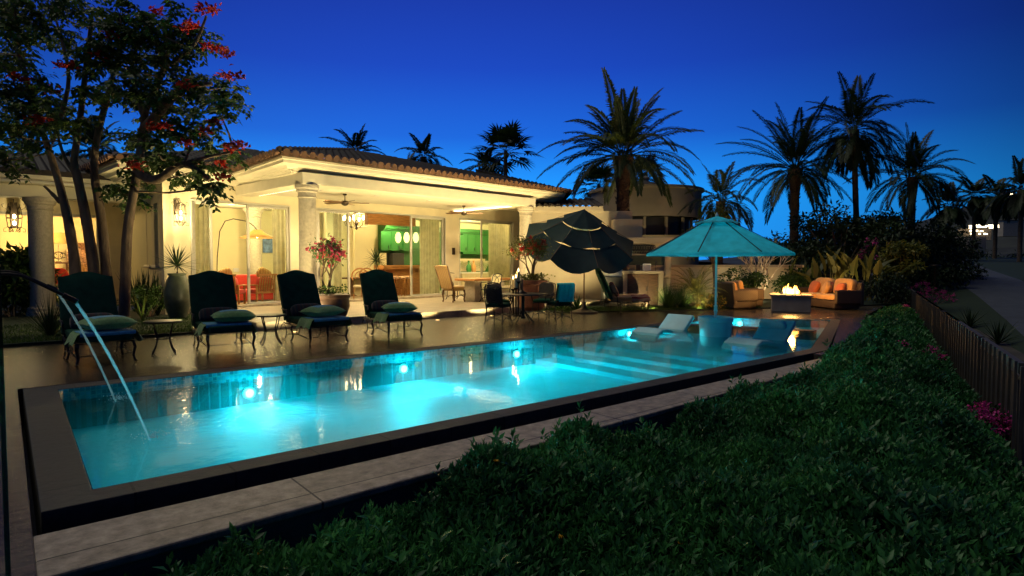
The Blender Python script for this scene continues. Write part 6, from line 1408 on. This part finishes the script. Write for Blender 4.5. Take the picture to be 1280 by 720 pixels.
# ------------------------------------------------------------------ path, verge, hill and far lights
rows = [(1900, 2390, 692, 4.5), (1420, 1640, 520, 8.2), (1290, 1440, 430, 15), (1258, 1370, 400, 20), (1222, 1312, 370, 27), (1194, 1276, 350, 36), (1178, 1240, 338, 44), (1182, 1214, 328, 52), (1192, 1206, 323.5, 58), (1205, 1217, 321, 66)]
vs = []; pv = []
for l, r_, py, d in rows:
    A_ = atd(l, py, d); B_ = atd(r_, py, d); A0 = atd(l-40, py, d); A0.z = min(A_.z-.15, A0.z-.25); A00 = atd(l-120, py, d); A00.z = -.7; B1 = atd(r_+90, py-1, d); B2 = atd(r_+1500, py-6, d)
    vs.append([A00, A0, A_-Vector((0, 0, .004)), B_-Vector((0, 0, .004)), B1, B2]); pv.append([A_, B_])
b = MB(); nr = len(rows); b.add([p for r_ in vs for p in r_], [(i*6+j, i*6+j+1, (i+1)*6+j+1, (i+1)*6+j) for i in range(nr-1) for j in range(5)]); struct(b, 'verge_ground', M['mound'])
b = MB(); b.add([p for r_ in pv for p in r_], [(i*2, i*2+1, i*2+3, i*2+2) for i in range(nr-1)]); struct(b, 'path', M['path'])
hc_ = ground_at(1430, 450); b = MB()
def hillf(s, t):
    X = -340+680*s; Y = -230+460*t; z = 64*math.exp(-(X*X)/(2*142**2)-(Y*Y)/(2*95**2))*(1+.04*sin(X*.05)+.03*sin(Y*.09+X*.11))-1; q = hc_+lat_*X+fwd_*Y; return (q.x, q.y, z)
b.grid(hillf, 60, 40); struct(b, 'hill', M['hill'])
for lb, px, y0, y1 in (('thin radio mast on the hill, leftmost and slimmest of three', 1254, 246, 227), ('lattice radio mast on the hill, middle one of three', 1266.5, 243, 226), ('lattice radio mast on the hill, tallest and rightmost', 1276, 241, 224)):
    A_ = atd(px, y0, 430); B_ = atd(px, y1, 430); o = T('radio_mast', lb, 'radio mast', (A_.x, A_.y, A_.z-3), 0, 'radio masts on the hilltop'); h = B_.z-A_.z+3; w_ = .25 if px < 1260 else .7
    b = MB()
    for sx_, sy_ in ((-1, -1), (1, -1), (1, 1), (-1, 1)): b.tube([(sx_*w_, sy_*w_, 0), (sx_*w_*.5, sy_*w_*.5, h)], .12, 4)
    for k in range(8): z = h*k/8; f_ = 1-.5*k/8; b.tube([(-w_*f_, -w_*f_, z), (w_*f_, w_*f_, z+h/8)], .08, 4); b.tube([(w_*f_, -w_*f_, z), (-w_*f_, w_*f_, z+h/8)], .08, 4)
    b.o('mast', M['black'], o); b = MB(); b.box((0, 0, h*.6), (w_*3, w_*3, 1.2)); b.o('antenna', M['black'], o)
kh = Facing(1216, 240, -.6); ho = kh.T('far_hotel', 'distant low lit hotel terraces between the hill palms', 'building')
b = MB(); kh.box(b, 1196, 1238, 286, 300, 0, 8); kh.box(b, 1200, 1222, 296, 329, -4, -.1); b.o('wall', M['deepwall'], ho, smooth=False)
for k in range(26):
    px = random.uniform(1197, 1236); py = random.choice((284, 285.5, 287, 290.5, 294)) if px < 1221 else random.choice((284, 285.5, 286.5)); w_ = random.uniform(.5, 2.2)
    b = MB(); b.bb(kh.x(px), kh.x(px)+w_, -4.35, -4.15, kh.z(py), kh.z(py)+random.uniform(.35, .8)); b.o('lit_window', M['farlight'], ho, smooth=False)
for lb, px, py, dep, w_, h_ in (('single lit house high on the dark hill under the masts', 1264, 242, 400, 3, 2.2), ('pale terraced house halfway up the hill at the right border', 1272, 280, 300, 7, 3.2), ('tiny lit house on the hill slope below the masts', 1262, 254, 380, 2.5, 2)):
    q = atd(px, py, dep); o = T('hillside_house', lb, 'house', (q.x, q.y, q.z-6), RA, 'houses on the dark hillside'); b = MB(); b.bb(-w_, w_, 0, 6, 0, 6+h_*.5); b.o('wall', M['annex'], o, smooth=False); b = MB(); b.bb(-w_*1.05, w_*1.05, -.3, 6.2, 6.01+h_*.5, 6.4+h_*.5); b.o('roof', M['tile'], o, smooth=False)
    b = MB(); b.bb(-.9, .9, -.12, -.02, 5.2, 6.4); b.o('lit_window', M['farlight'] if dep != 300 else M['annex'], o, smooth=False)
pp = ground_at(1169, 30, -.55); pl_ = T('path_light', 'slim unlit path light post with a flat cap at the path edge', 'lamp post', pp); b = MB(); b.tube([(0, 0, 0), (0, 0, 1.9)], .05, 8); b.o('post', M['bronze'], pl_); b = MB(); b.lathe([(.0, 2.0), (.22, 1.98), (.24, 1.92), (.05, 1.9)], n=16); b.o('cap', M['bronze'], pl_)
# ------------------------------------------------------------------ sky, sun, camera
w = bpy.data.worlds.new('World'); scene.world = w; w.use_nodes = True; t = w.node_tree; t.nodes.clear(); N = t.nodes.new; L = t.links.new
out = N('ShaderNodeOutputWorld'); sk = N('ShaderNodeTexSky'); sk.sky_type = 'NISHITA'; sk.sun_disc = False; sk.sun_elevation = radians(1.5); sk.sun_rotation = radians(20)
tc = N('ShaderNodeTexCoord'); sp = N('ShaderNodeSeparateXYZ'); L(tc.outputs['Generated'], sp.inputs[0])
rp = N('ShaderNodeValToRGB'); e = rp.color_ramp.elements
stops = [(0, (.013, .26, .80)), (.10, (.012, .30, .90)), (.2, (.009, .11, .58)), (.3, (.009, .054, .44)), (.42, (.009, .033, .33)), (1., (.004, .010, .08))]
while len(e) < len(stops): e.new(.5)
for i, (p, c) in enumerate(stops): e[i].position = p; e[i].color = c+(1,)
L(sp.outputs[2], rp.inputs[0])
# afterglow is strongest behind the villa and fades round to the right
ca = AX+math.atan(110/F); dt = N('ShaderNodeVectorMath'); dt.operation = 'DOT_PRODUCT'; dt.inputs[1].default_value = (cos(ca-AX+0)*fx-0, fy, 0); L(tc.outputs['Generated'], dt.inputs[0])
cdir = Vector(ray(560, 329)); cdir.z = 0; cdir.normalize(); dt.inputs[1].default_value = cdir
mr = N('ShaderNodeMapRange'); mr.inputs[1].default_value = .60; mr.inputs[2].default_value = .97; mr.inputs[3].default_value = .17; mr.inputs[4].default_value = 1.; L(dt.outputs['Value'], mr.inputs[0])
mx = N('ShaderNodeMix'); mx.data_type = 'RGBA'; mx.blend_type = 'MULTIPLY'; mx.inputs[0].default_value = 1; L(rp.outputs[0], mx.inputs[6]); L(mr.outputs[0], mx.inputs[7])
tint = N('ShaderNodeMix'); tint.data_type = 'RGBA'; tint.blend_type = 'MULTIPLY'; tint.inputs[0].default_value = 1; L(sk.outputs[0], tint.inputs[6]); tint.inputs[7].default_value = (.1, .3, 1, 1)
b1 = N('ShaderNodeBackground'); b1.inputs[1].default_value = 1.12; L(mx.outputs[2], b1.inputs[0])
b2 = N('ShaderNodeBackground'); b2.inputs[1].default_value = .006; L(tint.outputs[2], b2.inputs[0])
ad = N('ShaderNodeAddShader'); L(b1.outputs[0], ad.inputs[0]); L(b2.outputs[0], ad.inputs[1]); L(ad.outputs[0], out.inputs[0])
sl = bpy.data.lights.new('sun', 'SUN'); sl.energy = .8; sl.angle = radians(40); sl.color = (1, .95, .78)
so = bpy.data.objects.new('sun', sl); C.objects.link(so)
so.rotation_euler = Vector((.3, -.3, -.9)).to_track_quat('-Z', 'Y').to_euler()
cd = bpy.data.cameras.new('camera'); co = bpy.data.objects.new('camera', cd); C.objects.link(co); co.location = (0, 0, CAMH)
cd.sensor_width = 36; cd.lens = F/1280*36; cd.clip_start = .05; cd.clip_end = 4000
co.matrix_world = Matrix(((VR[0], VU[0], -VF[0], 0), (VR[1], VU[1], -VF[1], 0), (VR[2], VU[2], -VF[2], CAMH), (0, 0, 0, 1)))
scene.camera = co
scene.view_settings.view_transform = 'Standard'; scene.view_settings.look = 'None'; scene.view_settings.gamma = 1; scene.view_settings.exposure = .18
cy = scene.cycles; scene.render.engine = 'CYCLES'
cy.use_denoising = True; cy.denoiser = 'OPENIMAGEDENOISE'; cy.max_bounces = 6; cy.diffuse_bounces = 3; cy.glossy_bounces = 4; cy.transmission_bounces = 6; cy.transparent_max_bounces = 12
cy.volume_bounces = 1; cy.sample_clamp_indirect = 3; cy.sample_clamp_direct = 30; cy.caustics_reflective = False; cy.caustics_refractive = False; cy.blur_glossy = .3
